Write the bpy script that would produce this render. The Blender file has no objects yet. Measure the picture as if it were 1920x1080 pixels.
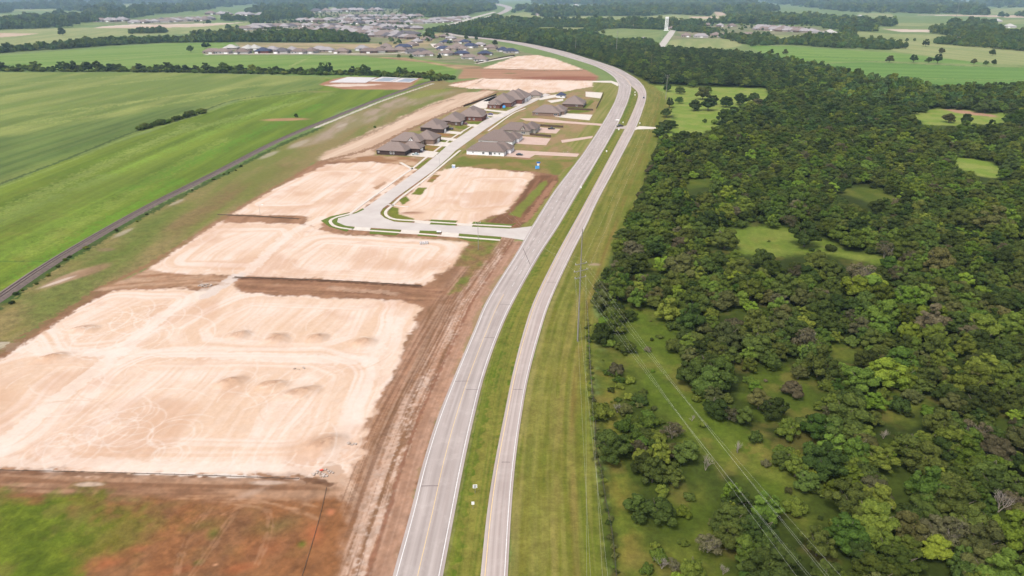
import bpy, bmesh, math, random
import numpy as np
from mathutils import Vector, Matrix, geometry
random.seed(7); RNG = np.random.default_rng(11)
scene = bpy.context.scene; COL = scene.collection
# ---------------------------------------------------------------- camera geometry (photo measured at 1920 x 1080)
F = 1280.0; H = 100.0; PT = math.atan(552/1280.0); SP, CP = math.sin(PT), math.cos(PT)
def G(px, py, z=0.0):
    u = (px-960)/F; v = (540-py)/F; t = (z-H)/(-SP+v*CP)
    return (u*t, t*(CP+v*SP))
def GV(px, py, z=0.0):
    x, y = G(px, py, z); return Vector((x, y, z))
def GL(pts): return [G(*q) for q in pts]
def proj(x, y, z):
    zc = y*CP-(z-H)*SP; yc = y*SP+(z-H)*CP
    return 960+F*x/zc, 540-F*yc/zc, zc
cam = bpy.data.cameras.new('camera'); cam.lens = 24; cam.sensor_width = 36; cam.clip_end = 60000; cam.clip_start = 1
co = bpy.data.objects.new('camera', cam); COL.objects.link(co)
co.location = (0, 0, H); co.rotation_euler = (math.pi/2-PT, 0, 0); scene.camera = co
KL = 1.95          # sunlit-picture brightness over albedo, used only to turn photo colours into base colours
def lin(c): return np.array([((x/255.0+0.055)/1.055)**2.4 if x > 10 else x/255/12.92 for x in c])
def A(*c): return np.clip(lin(c)/KL, 0, 0.85)
# ---------------------------------------------------------------- noise
def _h(i, j, s):
    n = (i.astype(np.int64)*374761393 + j.astype(np.int64)*668265263 + s*1274126177) & 0x7fffffff
    n = ((n ^ (n >> 13))*1274126177) & 0x7fffffff
    n = n ^ (n >> 16)
    return (n & 0xffff)/65535.0
def vn(x, y, s=0):
    i = np.floor(x); j = np.floor(y); fx = x-i; fy = y-j
    fx = fx*fx*(3-2*fx); fy = fy*fy*(3-2*fy)
    a = _h(i, j, s)*(1-fx)+_h(i+1, j, s)*fx; b = _h(i, j+1, s)*(1-fx)+_h(i+1, j+1, s)*fx
    return a*(1-fy)+b*fy
def fbm(x, y, o=3, s=0):
    t = 0; a = 0.5; n = 0
    for k in range(o):
        t = t+a*vn(x*2**k+17.3*k, y*2**k-9.1*k, s+k); n += a; a *= 0.5
    return t/n
def ss(a, b, x): t = np.clip((x-a)/(b-a), 0, 1); return t*t*(3-2*t)
# ---------------------------------------------------------------- polygons and lines
def sdpoly(x, y, poly):
    """signed distance, negative inside"""
    d = np.full(x.shape, 1e18); ins = np.zeros(x.shape, bool); n = len(poly)
    for k in range(n):
        ax, ay = poly[k]; bx, by = poly[(k+1) % n]; ex, ey = bx-ax, by-ay
        wx, wy = x-ax, y-ay; L = ex*ex+ey*ey+1e-9
        t = np.clip((wx*ex+wy*ey)/L, 0, 1)
        d = np.minimum(d, (wx-t*ex)**2+(wy-t*ey)**2)
        c = (ay > y) != (by > y)
        with np.errstate(divide='ignore', invalid='ignore'):
            ins ^= c & (x < (bx-ax)*(y-ay)/(by-ay+1e-12)+ax)
    d = np.sqrt(d); return np.where(ins, -d, d)
def dline(x, y, pts):
    """distance to a polyline, signed (+ right of its direction), and the arc length of the foot"""
    d = np.full(x.shape, 1e18); sg = np.ones(x.shape); al = np.zeros(x.shape); s = 0
    for k in range(len(pts)-1):
        ax, ay = pts[k]; bx, by = pts[k+1]; ex, ey = bx-ax, by-ay; L = math.hypot(ex, ey)+1e-9
        wx, wy = x-ax, y-ay; t = np.clip((wx*ex+wy*ey)/(L*L), 0, 1)
        q = (wx-t*ex)**2+(wy-t*ey)**2; m = q < d
        d = np.where(m, q, d); sg = np.where(m, np.where(ex*wy-ey*wx < 0, 1.0, -1.0), sg); al = np.where(m, s+t*L, al); s += L
    return np.sqrt(d)*sg, al
def inpoly(x, y, poly):
    c = False; n = len(poly)
    for k in range(n):
        ax, ay = poly[k]; bx, by = poly[(k+1) % n]
        if (ay > y) != (by > y) and x < (bx-ax)*(y-ay)/(by-ay)+ax: c = not c
    return c
def catmull(pts, step):
    P = [np.array(p, float) for p in pts]; P = [2*P[0]-P[1]]+P+[2*P[-1]-P[-2]]; out = []
    for k in range(1, len(P)-2):
        n = max(2, int(np.linalg.norm(P[k+1][:2]-P[k][:2])/step))
        for i in range(n):
            t = i/n
            out.append(0.5*((2*P[k])+(-P[k-1]+P[k+1])*t+(2*P[k-1]-5*P[k]+4*P[k+1]-P[k+2])*t*t+(-P[k-1]+3*P[k]-3*P[k+1]+P[k+2])*t**3))
    out.append(P[-2]); return [tuple(float(c) for c in q) for q in out]
# ---------------------------------------------------------------- materials
def newmat(name, rough=0.8, spec=0.2):
    m = bpy.data.materials.new(name); m.use_nodes = True
    b = m.node_tree.nodes['Principled BSDF']; b.inputs['Roughness'].default_value = rough
    b.inputs['Specular IOR Level'].default_value = spec
    return m, m.node_tree.nodes, m.node_tree.links, b
def rgba(c): return (float(c[0]), float(c[1]), float(c[2]), 1.0)
def mat(name, c, c2=None, scale=1.0, rough=0.8, spec=0.2, metal=0.0, stretch=(1, 1, 1), obj=True, rnd=0.0, bump=0.0):
    m, N, L, b = newmat(name, rough, spec); b.inputs['Metallic'].default_value = metal
    if c2 is None: c2 = np.array(c)*0.85
    tc = N.new('ShaderNodeTexCoord'); mp = N.new('ShaderNodeMapping'); mp.inputs['Scale'].default_value = stretch
    L.new(tc.outputs['Object' if obj else 'Generated'], mp.inputs['Vector'])
    n = N.new('ShaderNodeTexNoise'); n.inputs['Scale'].default_value = scale; n.inputs['Detail'].default_value = 5; n.inputs['Roughness'].default_value = 0.65
    L.new(mp.outputs['Vector'], n.inputs['Vector'])
    r = N.new('ShaderNodeValToRGB'); r.color_ramp.elements[0].position = 0.32; r.color_ramp.elements[1].position = 0.68
    r.color_ramp.elements[0].color = rgba(c2); r.color_ramp.elements[1].color = rgba(c); L.new(n.outputs['Fac'], r.inputs['Fac'])
    out = r.outputs['Color']
    if rnd > 0:
        oi = N.new('ShaderNodeObjectInfo'); hs = N.new('ShaderNodeHueSaturation')
        ma = N.new('ShaderNodeMapRange'); ma.inputs['To Min'].default_value = 1-rnd; ma.inputs['To Max'].default_value = 1+rnd
        L.new(oi.outputs['Random'], ma.inputs['Value']); L.new(ma.outputs['Result'], hs.inputs['Value']); L.new(out, hs.inputs['Color']); out = hs.outputs['Color']
    L.new(out, b.inputs['Base Color'])
    if bump > 0:
        bp = N.new('ShaderNodeBump'); bp.inputs['Strength'].default_value = bump; bp.inputs['Distance'].default_value = 0.1
        L.new(n.outputs['Fac'], bp.inputs['Height']); L.new(bp.outputs['Normal'], b.inputs['Normal'])
    return m
# ---------------------------------------------------------------- objects
def tag(o, label=None, cat=None, group=None, kind=None):
    if label: o['label'] = label
    if cat: o['category'] = cat
    if group: o['group'] = group
    if kind: o['kind'] = kind
    return o
def empty(name, loc, rz=0.0, sc=1.0):
    o = bpy.data.objects.new(name, None); COL.objects.link(o); o.location = loc; o.rotation_euler = (0, 0, rz); o.scale = (sc, sc, sc)
    o.empty_display_size = 1; return o
def meshobj(name, verts, faces, mats, parent=None, midx=None, smooth=False):
    me = bpy.data.meshes.new(name); me.from_pydata([tuple(v) for v in verts], [], faces)
    for m in (mats if isinstance(mats, (list, tuple)) else [mats]): me.materials.append(m)
    if midx is not None: me.polygons.foreach_set('material_index', midx)
    if smooth: me.polygons.foreach_set('use_smooth', [True]*len(me.polygons))
    me.update(); o = bpy.data.objects.new(name, me); COL.objects.link(o)
    if parent: o.parent = parent
    return o
class MB:
    """collects boxes, prisms and tubes into one mesh"""
    def __init__(s): s.v = []; s.f = []; s.m = []
    def add(s, v, f, mi=0):
        o = len(s.v); s.v += [tuple(q) for q in v]; s.f += [tuple(i+o for i in g) for g in f]; s.m += [mi]*len(f); return s
    def box(s, c, d, mi=0, rz=0.0):
        x, y, z = d[0]/2, d[1]/2, d[2]/2; ca, sa = math.cos(rz), math.sin(rz); V = []
        for k in (-1, 1):
            for (i, j) in ((-1, -1), (1, -1), (1, 1), (-1, 1)):
                a, b = i*x, j*y; V.append((c[0]+a*ca-b*sa, c[1]+a*sa+b*ca, c[2]+k*z))
        return s.add(V, [(3, 2, 1, 0), (4, 5, 6, 7), (0, 1, 5, 4), (1, 2, 6, 5), (2, 3, 7, 6), (3, 0, 4, 7)], mi)
    def tube(s, a, b, r0, r1, n=6, mi=0, cap=True):
        a = Vector(a); b = Vector(b); d = (b-a); 
        q = d.to_track_quat('Z', 'Y'); V = []
        for (c, r) in ((a, r0), (b, r1)):
            for k in range(n):
                t = 2*math.pi*k/n; V.append(c+q @ Vector((r*math.cos(t), r*math.sin(t), 0)))
        f = [(k, (k+1) % n, n+(k+1) % n, n+k) for k in range(n)]
        if cap: f += [tuple(range(n-1, -1, -1)), tuple(range(n, 2*n))]
        return s.add(V, f, mi)
    def prism(s, poly, z0, z1, mi=0):
        n = len(poly); ar = sum(poly[k][0]*poly[(k+1) % n][1]-poly[(k+1) % n][0]*poly[k][1] for k in range(n))
        if ar < 0: poly = poly[::-1]
        V = [(q[0], q[1], z0) for q in poly]+[(q[0], q[1], z1) for q in poly]
        f = [(k, (k+1) % n, n+(k+1) % n, n+k) for k in range(n)]
        tr = geometry.tessellate_polygon([[Vector((q[0], q[1], 0)) for q in poly]])
        for t in tr:
            a, b, c = t; cr = (poly[b][0]-poly[a][0])*(poly[c][1]-poly[a][1])-(poly[b][1]-poly[a][1])*(poly[c][0]-poly[a][0])
            f.append((n+a, n+b, n+c) if cr > 0 else (n+a, n+c, n+b))
        return s.add(V, f, mi)
    def strip(s, Lp, Rp, z, mi=0, thick=0.0):
        n = len(Lp); o = [(p[0], p[1], z) for p in Lp]+[(p[0], p[1], z) for p in Rp]
        f = [(k, n+k, n+k+1, k+1) for k in range(n-1)]
        if thick > 0:
            o += [(p[0], p[1], z-thick) for p in Lp]+[(p[0], p[1], z-thick) for p in Rp]
            f += [(k, k+1, 2*n+k+1, 2*n+k) for k in range(n-1)]+[(n+k+1, n+k, 3*n+k, 3*n+k+1) for k in range(n-1)]
        return s.add(o, f, mi)
    def build(s, name, mats, parent=None, smooth=False):
        return meshobj(name, s.v, s.f, mats, parent, s.m, smooth)
def copy_thing(o, loc, rz, sc=1.0, label=None, group=None, mats=None):
    r = o.copy(); COL.objects.link(r); r.location = loc; r.rotation_euler = (0, 0, rz); r.scale = (sc, sc, sc) if not isinstance(sc, tuple) else sc
    for ch in o.children:
        c = ch.copy(); COL.objects.link(c); c.parent = r
        for g in ch.children:
            d = g.copy(); COL.objects.link(d); d.parent = c
    if label: r['label'] = label
    if group: r['group'] = group
    return r
def offset(pts, d):
    """offset a polyline to its right by d"""
    out = []
    for k in range(len(pts)):
        a = pts[max(0, k-1)]; b = pts[min(len(pts)-1, k+1)]; ex, ey = b[0]-a[0], b[1]-a[1]; L = math.hypot(ex, ey)+1e-9
        out.append((pts[k][0]+ey/L*d, pts[k][1]-ex/L*d))
    return out
HAZE = 0.00007; EXPO = 0.82
# ================================================================ road edges (photo points -> world)
LCP = [(716,1180,807,1180),(741,1080,826,1080),(774,960,849,960),(797,868,867,868),(825,780,886.5,780),(857,700,907,700),(890,622,935,622),(917,560,964,560),(967,480,1009,480),(1000,423,1046,423),(1044,354,1087,354),(1094,288,1126.5,288),(1129,234,1157,234),(1150,197,1174,197),(1159,174,1181.5,174),(1161,161,1183,161)]
RCP = [(896,1180,941,1180),(905,1080,948,1080),(917,960,955,960),(931,868,963,868),(948,780,975,780),(964,700,990,700),(984,622,1011,622),(1005,560,1032,560),(1044,480,1069,480),(1075,423,1098,423),(1103,372,1122,372),(1151,282,1170,282),(1176,234,1194,234),(1194,192,1209,192),(1196,174,1211,174),(1184,161,1206,161)]
MRP = [(1161,161,1206,161),(1155,149,1195,149.5),(1145,139.5,1181,140.5),(1130,130.5,1162,130),(1109,121.5,1135,120),(1075,111,1106,111),(1027,97,1056,96),(971,83.5,996,83),(920,75,940,74),(880,70.5,895,69.8),(852,67,862,66),(834,62.5,845,62),(829,58,842,58),(834,54,848,54),(850,47.5,866,46.3),(890,36.5,904,36),(930,26,945,24.8),(946,18,959,17),(945,13,957,12.2),(925,8,938,7)]
FRP = [(790,60,806,59.5),(812,56.5,822,56),(828,50,838,50.5),(860,40,870,40.5),(890,31.5,899,32),(925,22,931,22.8)]
def edges(P, step):
    c = catmull([G(a, b)+G(d, e) for a, b, d, e in P], step)
    return [(q[0], q[1]) for q in c], [(q[2], q[3]) for q in c]
LCl, LCr = edges(LCP, 4); RCl, RCr = edges(RCP, 4); MRl, MRr = edges(MRP, 12); FRl, FRr = edges(FRP, 20)
RAILP = [(-20,570),(0,558),(111,484),(278,388),(407,323),(530,260),(631,218),(713,185),(788,158.6),(811,152.5)]
RAIL = [(q[0], q[1]) for q in catmull(GL(RAILP), 10)]
# ================================================================ the ground: one sheet, split where its cover changes
Q = 1.0           # mesh density
pys = []; py = 1230.0
while py > -4.5:
    pys.append(py); py -= (1.7 if py > 470 else 1.25 if py > 140 else 0.9)/Q
YR = np.array([-150, -60, 0, 40, 60]+[G(960, q)[1] for q in pys if G(960, q)[1] > 65])
NS = int(1200*Q); SR = np.linspace(-0.95, 0.95, NS)
gx = SR[None, :]*np.maximum(YR+45, 110)[:, None]; gy = np.repeat(YR[:, None], NS, 1)
NR = len(YR); X = gx.ravel(); Y = gy.ravel(); N0 = X.size
Z = np.zeros(N0); C = np.zeros((N0, 3)); GR = np.ones(N0); RID = np.zeros(N0, np.int32)
REG = ['ground']
def rid(n):
    if n not in REG: REG.append(n)
    return REG.index(n)
def sel(poly, pad):
    xs = [q[0] for q in poly]; ys = [q[1] for q in poly]
    return np.nonzero((X > min(xs)-pad) & (X < max(xs)+pad) & (Y > min(ys)-pad) & (Y < max(ys)+pad))[0]
def blend(m, a, col, grass):
    C[m] = C[m]*(1-a[:, None])+col*a[:, None]; GR[m] = GR[m]*(1-a)+grass*a
def P(pts, c, c2=None, soft=1.0, rough=2.0, ns=8.0, grass=1.0, reg=None, d=None, la=30.0, lb=3.0, k=1.0, world=False, seed=0, sharp=(0.3, 0.7)):
    """lay one ground cover inside a polygon: colours c..c2 mixed by streaky noise along d, ragged edge"""
    poly = pts if world else GL(pts); m = sel(poly, soft+rough+2)
    if len(m) == 0: return
    x, y = X[m], Y[m]; sd = sdpoly(x, y, poly)+rough*2*(fbm(x/ns, y/ns, 3, 5+seed)-0.5)+rough*0.6*(vn(x/1.3, y/1.3, 77)-0.5)
    a = ss(soft, -soft, sd)*k; col = np.repeat(A(*c)[None, :], len(m), 0)
    if c2 is not None:
        if d is None: n = fbm(x/la, y/la, 4, 31+seed)
        else:
            (ax, ay), (bx, by) = GL(d); L = math.hypot(bx-ax, by-ay); ux, uy = (bx-ax)/L, (by-ay)/L
            n = fbm((x*ux+y*uy)/la, (y*ux-x*uy)/lb, 3, 41+seed)
        t = ss(sharp[0], sharp[1], n)[:, None]; col = col*(1-t)+A(*c2)[None, :]*t
    blend(m, a, col, grass)
    if reg: RID[m[a > 0.5*k]] = rid(reg)
def line(pts, w, c, grass=0.0, k=1.0, rough=0.3, world=False, brk=0.0, seed=0, step=4.0):
    q = pts if world else GL(pts)
    if len(q) > 2: q = [(p[0], p[1]) for p in catmull(q, step)]
    m = sel(q, w+1)
    if len(m) == 0: return
    x, y = X[m], Y[m]; d, al = dline(x, y, q); d = np.abs(d)+rough*(vn(x/1.1, y/1.1, 3+seed)-0.5)*2
    a = ss(w*0.5+0.25, max(w*0.5-0.25, 0), d)*k
    if brk > 0: a = a*ss(brk-0.15, brk+0.15, fbm(al/9.0, d*0.2, 2, 61+seed))
    blend(m, a, A(*c)[None, :], grass)
def spot(px, py, rx, ry, c, k=1.0, grass=0.0, hgt=0.0, soft=0.35, rot=0.0, c2=None):
    """an uneven patch of rx x ry metres; hgt lifts it into a mound"""
    cx, cy = G(px, py); R = max(rx, ry)*1.5
    m = np.nonzero((np.abs(X-cx) < R) & (np.abs(Y-cy) < R))[0]
    if len(m) == 0: return
    x, y = X[m]-cx, Y[m]-cy; ca, sa = math.cos(rot), math.sin(rot); u = (x*ca+y*sa)/rx; v = (y*ca-x*sa)/ry
    r = np.sqrt(u*u+v*v)*(1+0.5*(fbm(X[m]/(0.5*rx+1), Y[m]/(0.5*rx+1), 3, 9)-0.5))
    a = ss(1.0, 1.0-soft*1.6, r)*k; col = A(*c)[None, :]
    if c2 is not None:
        t = ss(0.35, 0.65, fbm(r*6, np.arctan2(v, u)*1.2, 2, 15))[:, None]; col = col*(1-t)+A(*c2)[None, :]*t
    blend(m, a, col, grass)
    if hgt: Z[m] += hgt*ss(1, 0, r)*(0.75+0.5*fbm(X[m]/1.5, Y[m]/1.5, 2, 19))
# base pasture
n1 = fbm(X/160, Y/160, 4, 1)[:, None]; n2 = fbm(X/30, Y/30, 3, 2)[:, None]
C[:] = A(138,152,92)*(1-n1)+A(112,138,74)*n1; C[:] = C*(0.85+0.3*n2)
# ---------------- far fields
def fld(pts, c, c2=None, **k): P(pts, c, c2, soft=3, rough=3, ns=40, la=120, lb=14, **k)
PG, PG2, YG = (146,158,96), (126,144,80), (168,170,112)
FIELDS = [[(-60,100),(0,91),(130,82),(200,69),(300,66),(440,56),(480,43),(440,45),(380,48.5),(350,50),(170,52),(85,53.5),(-60,58)],
 [(95,47.5),(190,47),(290,40.5),(400,32.5),(400,25),(330,30),(280,35)],[(-60,27),(30,27.5),(25,34),(-60,34)],[(20,18),(120,17),(115,20.5),(20,21)],
 [(-60,8.5),(220,3.5),(220,8),(-60,11.5)],[(225,8),(350,8),(345,13.5),(230,13.5)],[(120,23),(165,22.5),(160,27.5),(125,28)],[(200,22.5),(250,15),(245,22.5)],
 [(613,14),(634,14),(633,19.5),(613,19.5)],[(430,27),(500,24),(490,31),(400,33)],[(770,50),(830,43),(880,33),(845,31),(780,34),(776,46)],
 [(935,52),(1000,51),(1080,49),(1110,52),(1075,58),(1000,57),(950,57)],[(920,36),(970,24),(985,23),(1020,31),(1000,34),(1100,30),(1210,31),(1260,27),(1370,33),(1330,40),(1230,41),(1100,38),(985,38)],
 [(1130,56),(1180,51),(1245,57),(1240,64),(1228,76),(1170,72),(1110,62)],[(1252,86),(1262,66),(1330,72),(1395,72),(1390,86),(1340,95),(1280,91)],
 [(1335,23),(1355,23),(1370,33),(1340,36),(1330,30)],[(1395,74),(1400,85),(1440,108),(1500,122),(1560,140),(1640,160),(1740,172),(1990,178),(1990,96),(1830,88),(1700,95),(1560,92),(1480,86)],
 [(1450,62),(1520,60),(1500,72),(1450,76)],[(1600,58),(1680,64),(1760,64),(1990,104),(1990,128),(1880,120),(1750,108),(1690,98),(1610,80)],
 [(1440,22),(1512,21),(1555,27),(1550,29),(1440,27)],[(1605,25),(1670,25),(1680,33),(1650,35)],[(1675,43),(1780,44),(1775,49),(1680,49)],[(1640,50),(1740,52),(1745,60),(1650,56)],
 [(1845,17),(1990,12),(1990,24),(1850,27)],[(1865,37),(1990,36),(1990,46),(1870,44)],[(1880,50),(1990,50),(1990,57),(1880,56)],[(1730,3),(1820,2.5),(1820,6),(1740,6)],[(495,0.5),(530,0.5),(530,2.5),(495,2.5)],[(585,4),(650,3),(650,6.5),(590,7)]]
for i, f in enumerate(FIELDS): fld(f, *((YG, PG) if i % 3 == 0 else (PG, PG2) if i % 3 == 1 else (PG, YG)), seed=i, d=(f[0], f[1]))
for s in ([(-40,62),(75,62.5),(40,67),(-40,73)],[(170,53.2),(190,49.5),(280,43.5),(330,45),(440,42.5),(470,41),(380,50),(300,52)],[(1338,22),(1356,23),(1362,28),(1345,30)],[(1700,27.5),(1990,29),(1990,35),(1900,33)],[(1655,54),(1745,56),(1742,60.5),(1690,60)],[(1780,68),(1840,67),(1835,72),(1785,72.5)],[(1290,31),(1350,31),(1345,35),(1300,34)]):
    fld(s, (228,208,188), (214,186,160), grass=0.1, reg='bare_field')
# subdivision ground (lawns, drives, bare soil between the far houses)
for s in ([(450,63),(470,50),(520,40),(640,30),(780,28),(800,40),(782,62),(800,70),(790,90),(700,82),(640,62),(560,60)],[(370,103),(395,86),(430,79),(560,80),(690,83),(760,92),(850,64),(900,72),(960,92),(1000,103),(960,112),(900,121),(830,118),(770,106),(640,103)],
          [(185,44),(230,38),(340,30),(400,40),(330,45),(290,46)],[(1258,74),(1270,58),(1340,46),(1530,50),(1580,62),(1500,66),(1420,66),(1400,72),(1330,73)],[(560,22),(700,18),(760,18),(740,27),(600,30)],[(700,8),(830,4),(900,4),(880,9),(760,12)]):
    P(s, (160,150,118), (120,132,82), soft=5, rough=8, ns=60, la=26, grass=0.5)
P([(445,80),(700,82),(760,76),(830,60),(800,88),(640,92),(450,88)], (190,168,130), (158,146,100), soft=3, rough=3, ns=40, grass=.6)
# left fields
P([(-220,152),(-20,136),(300,136),(600,144),(822,152),(740,170),(700,186),(440,188),(380,210),(130,296),(0,346),(-220,430)], (146,156,82), (122,140,66), soft=1.5, rough=2, ns=20, d=((0,346),(380,210)), la=160, lb=22, reg='crop_field')
P([(-220,300),(100,240),(330,200),(400,196),(300,232),(130,292),(0,342),(-220,426)], (98,120,56), (116,134,66), soft=14, rough=10, ns=30, d=((0,346),(380,210)), la=120, lb=5)
P([(330,196),(420,172),(590,150),(640,152),(500,172),(380,200)], (108,130,60), (124,140,68), soft=10, rough=8, ns=30, d=((0,346),(380,210)), la=120, lb=6)
for a, b in (((20,178),(330,146)),((60,215),(560,150)),((0,160),(260,140)),((160,205),(470,160)),((-40,250),(260,190)),((100,230),(420,178))): line([a, b], 9, (160,168,92), 1, .55, 5, brk=.35, seed=int(a[0]))
P([(610,148),(840,152),(735,178),(650,204),(400,322),(278,384),(111,480),(0,554),(-220,690),(-220,432),(0,348),(130,298),(382,212),(445,190),(600,168)], (124,142,48), (106,128,40), soft=1.5, rough=2, ns=20, d=((0,554),(407,323)), la=110, lb=10, reg='hay_field')
for a, b, c in (((0,400),(360,232),(146,160,78)),((60,470),(420,262),(138,154,66)),((200,330),(560,180),(130,158,58)),((-40,500),(230,350),(124,150,52)),((250,352),(600,196),(104,146,40)),((40,520),(330,340),(108,150,40)),((330,250),(620,176),(140,158,76)),((-60,440),(200,330),(132,150,72))): line([a, b], 10, c, 1, .7, 6, brk=.3, seed=int(a[0]))
P([(0,420),(120,370),(330,290),(280,330),(60,430)], (108,124,50), None, soft=12, rough=10, ns=30, k=.5)
line([(-30,357),(0,345),(130,296),(255,246),(380,208),(450,186),(600,166)], 3.2, (78,98,46), 1, .9, 1.2)
line([(0,352),(130,303),(255,252),(380,214),(450,192),(600,172)], 2.5, (140,158,74), 1, .8, 1.2)
line([(-20,490),(70,490),(90,490)], 1.2, (84,112,44), 1, .8, .3)
spot(535,224,26,9,(186,142,108),.9,0,rot=.1); spot(600,172,20,8,(152,146,96),.7,.6)
P([(-220,103),(0,104),(300,82),(440,79),(450,90),(380,104),(640,104),(800,112),(860,122),(850,142),(820,150),(600,142),(300,134),(-220,134)], (136,160,80), (116,148,62), soft=3, rough=3, ns=30, d=((0,120),(440,100)), la=200, lb=20, reg='crop_field')
P([(690,106),(760,108),(830,120),(900,124),(905,132),(860,130),(800,118)], (190,162,118), (150,120,92), soft=4, rough=4, ns=20, grass=.4)
line([(150,118),(300,104),(400,99)], 12, (160,170,100), 1, .6, 5); line([(545,124),(580,108)], 5, (170,176,110), 1, .7, 3)
# bare plot and concrete slabs by the hedgerow
P([(598,158),(622,149),(650,144),(790,147),(775,158),(760,168),(690,168),(640,167)], (196,150,120), (176,128,98), soft=2, rough=2.5, ns=14, grass=0, reg='bare_plot')
P([(606,160),(640,157),(720,157.5),(700,160.5),(640,163)], (236,214,196), soft=2, rough=2)
# strip between railway and site
P([(800,156),(830,150),(850,158),(905,166),(820,200),(700,262),(600,300),(428,402),(282,498),(180,548),(0,660),(-220,800),(-220,700),(0,572),(111,496),(278,398),(407,333),(530,268),(640,222),(720,190)], (128,132,66), (150,134,86), soft=1.5, rough=2, ns=14, d=((0,610),(407,350)), la=45, lb=9, reg='rough_grass')
for s in ([(640,222),(700,204),(760,196),(700,226),(640,250),(600,270),(560,276)],[(700,200),(790,170),(850,172),(800,190),(740,206)]): P(s, (176,156,132), (150,140,96), soft=6, rough=6, ns=20, d=((0,610),(407,350)), la=40, lb=6, grass=.4)
P([(300,430),(430,350),(520,310),(560,310),(440,380),(330,440)], (140,116,78), (126,128,64), soft=8, rough=8, ns=20, d=((0,610),(407,350)), la=50, lb=7, grass=.8, k=.9)
P([(60,560),(180,470),(330,390),(300,430),(190,520),(60,620)], (104,122,52), None, soft=8, rough=10, ns=20, k=.7)
for q in ((275,396,5),(232,436,5),(360,352,6),(400,330,4),(505,290,9),(560,270,12),(640,236,8),(330,380,5)): spot(q[0], q[1], q[2]*1.8, q[2]*.45, (204,190,172), .5, .3, rot=1.45)
spot(130,520,16,5,(190,156,128),.9,0,rot=1.2); spot(170,508,12,5,(160,128,98),.8,.2,rot=1.2); spot(200,468,5,3,(150,126,96),.7,.2); spot(110,528,9,1.6,(226,206,190),.8,0,rot=1.1)
P([(760,180),(800,168),(850,166),(820,178),(770,190)], (140,146,60), None, soft=6, rough=6, ns=20, k=.8)
line([(-20,583),(0,571),(111,496),(278,399),(407,333),(530,270),(600,240)], 4.5, (62,88,34), 1, .85, 1.8); 
line([(590,240),(660,212),(720,188),(811,157)], 3.2, (222,208,196), 0, .9, .4)
# ---------------- building site soil
P([(-220,800),(0,664),(182,550),(282,500),(428,404),(600,302),(640,288),(700,264),(820,203),(905,168),(842,156),(905,146),(900,128),(985,104),(1010,103),(1095,130),(1120,143),(1108,163),(1100,176),(1000,300),(1048,330),(985,427),(940,490),(905,550),(800,860),(735,1090),(700,1190),(500,1190),(-220,940)], (178,136,106), (152,114,86), soft=1.2, rough=2, ns=9, grass=.15, d=((740,1000),(900,560)), la=35, lb=4, reg='bare_soil')
P([(700,290),(760,240),(905,170),(1165,160),(1150,236),(1086,300),(1048,332),(1000,296),(940,294),(870,300),(830,330),(800,330),(760,310)], (146,140,80), (172,142,104), soft=2, rough=3, ns=12, d=((1044,354),(1129,234)), la=14, lb=5, grass=.8, reg='yard_grass')
P([(1100,150),(1162,158),(1160,172),(1150,200),(1128,236),(1090,292),(1052,346),(1000,424),(975,428),(900,415),(950,400),(1000,330),(1046,330),(1090,290),(1060,270),(1100,240),(1125,190)], (132,136,60), (158,150,88), soft=1.5, rough=2, ns=10, d=((1044,354),(1129,234)), la=70, lb=1.6, reg='road_verge')
P([(850,303),(866,293),(945,296),(1000,299),(1086,297),(1046,328),(1005,322),(870,313),(835,318)], (124,128,56), (154,130,80), soft=1, rough=2, ns=10, la=9, seed=4, reg='yard_grass')
P([(862,296),(945,298),(960,304),(900,308),(850,314),(842,316)], (112,124,46), (132,124,66), soft=2, rough=2, la=8, k=.8)
# light track behind the houses
P([(596,304),(612,286),(686,252),(764,215),(806,196),(870,174),(917,170),(932,172),(850,208),(790,232),(705,278),(700,290),(660,296)], (232,204,178), (212,180,152), soft=3, rough=4, ns=14, d=((620,292),(880,180)), la=50, lb=4, grass=0, reg='bare_lot')
line([(640,272),(705,245),(800,200),(850,186)], 4, (150,122,92), .3, .6, 2); line([(602,303),(700,276),(790,232),(932,172)], 4.5, (150,112,82), .1, .8, 1.6)
P([(700,292),(770,294),(790,300),(780,312),(700,302),(620,302)], (168,124,88), (214,180,146), soft=1.5, rough=2, ns=6, la=9, grass=.2)
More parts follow.
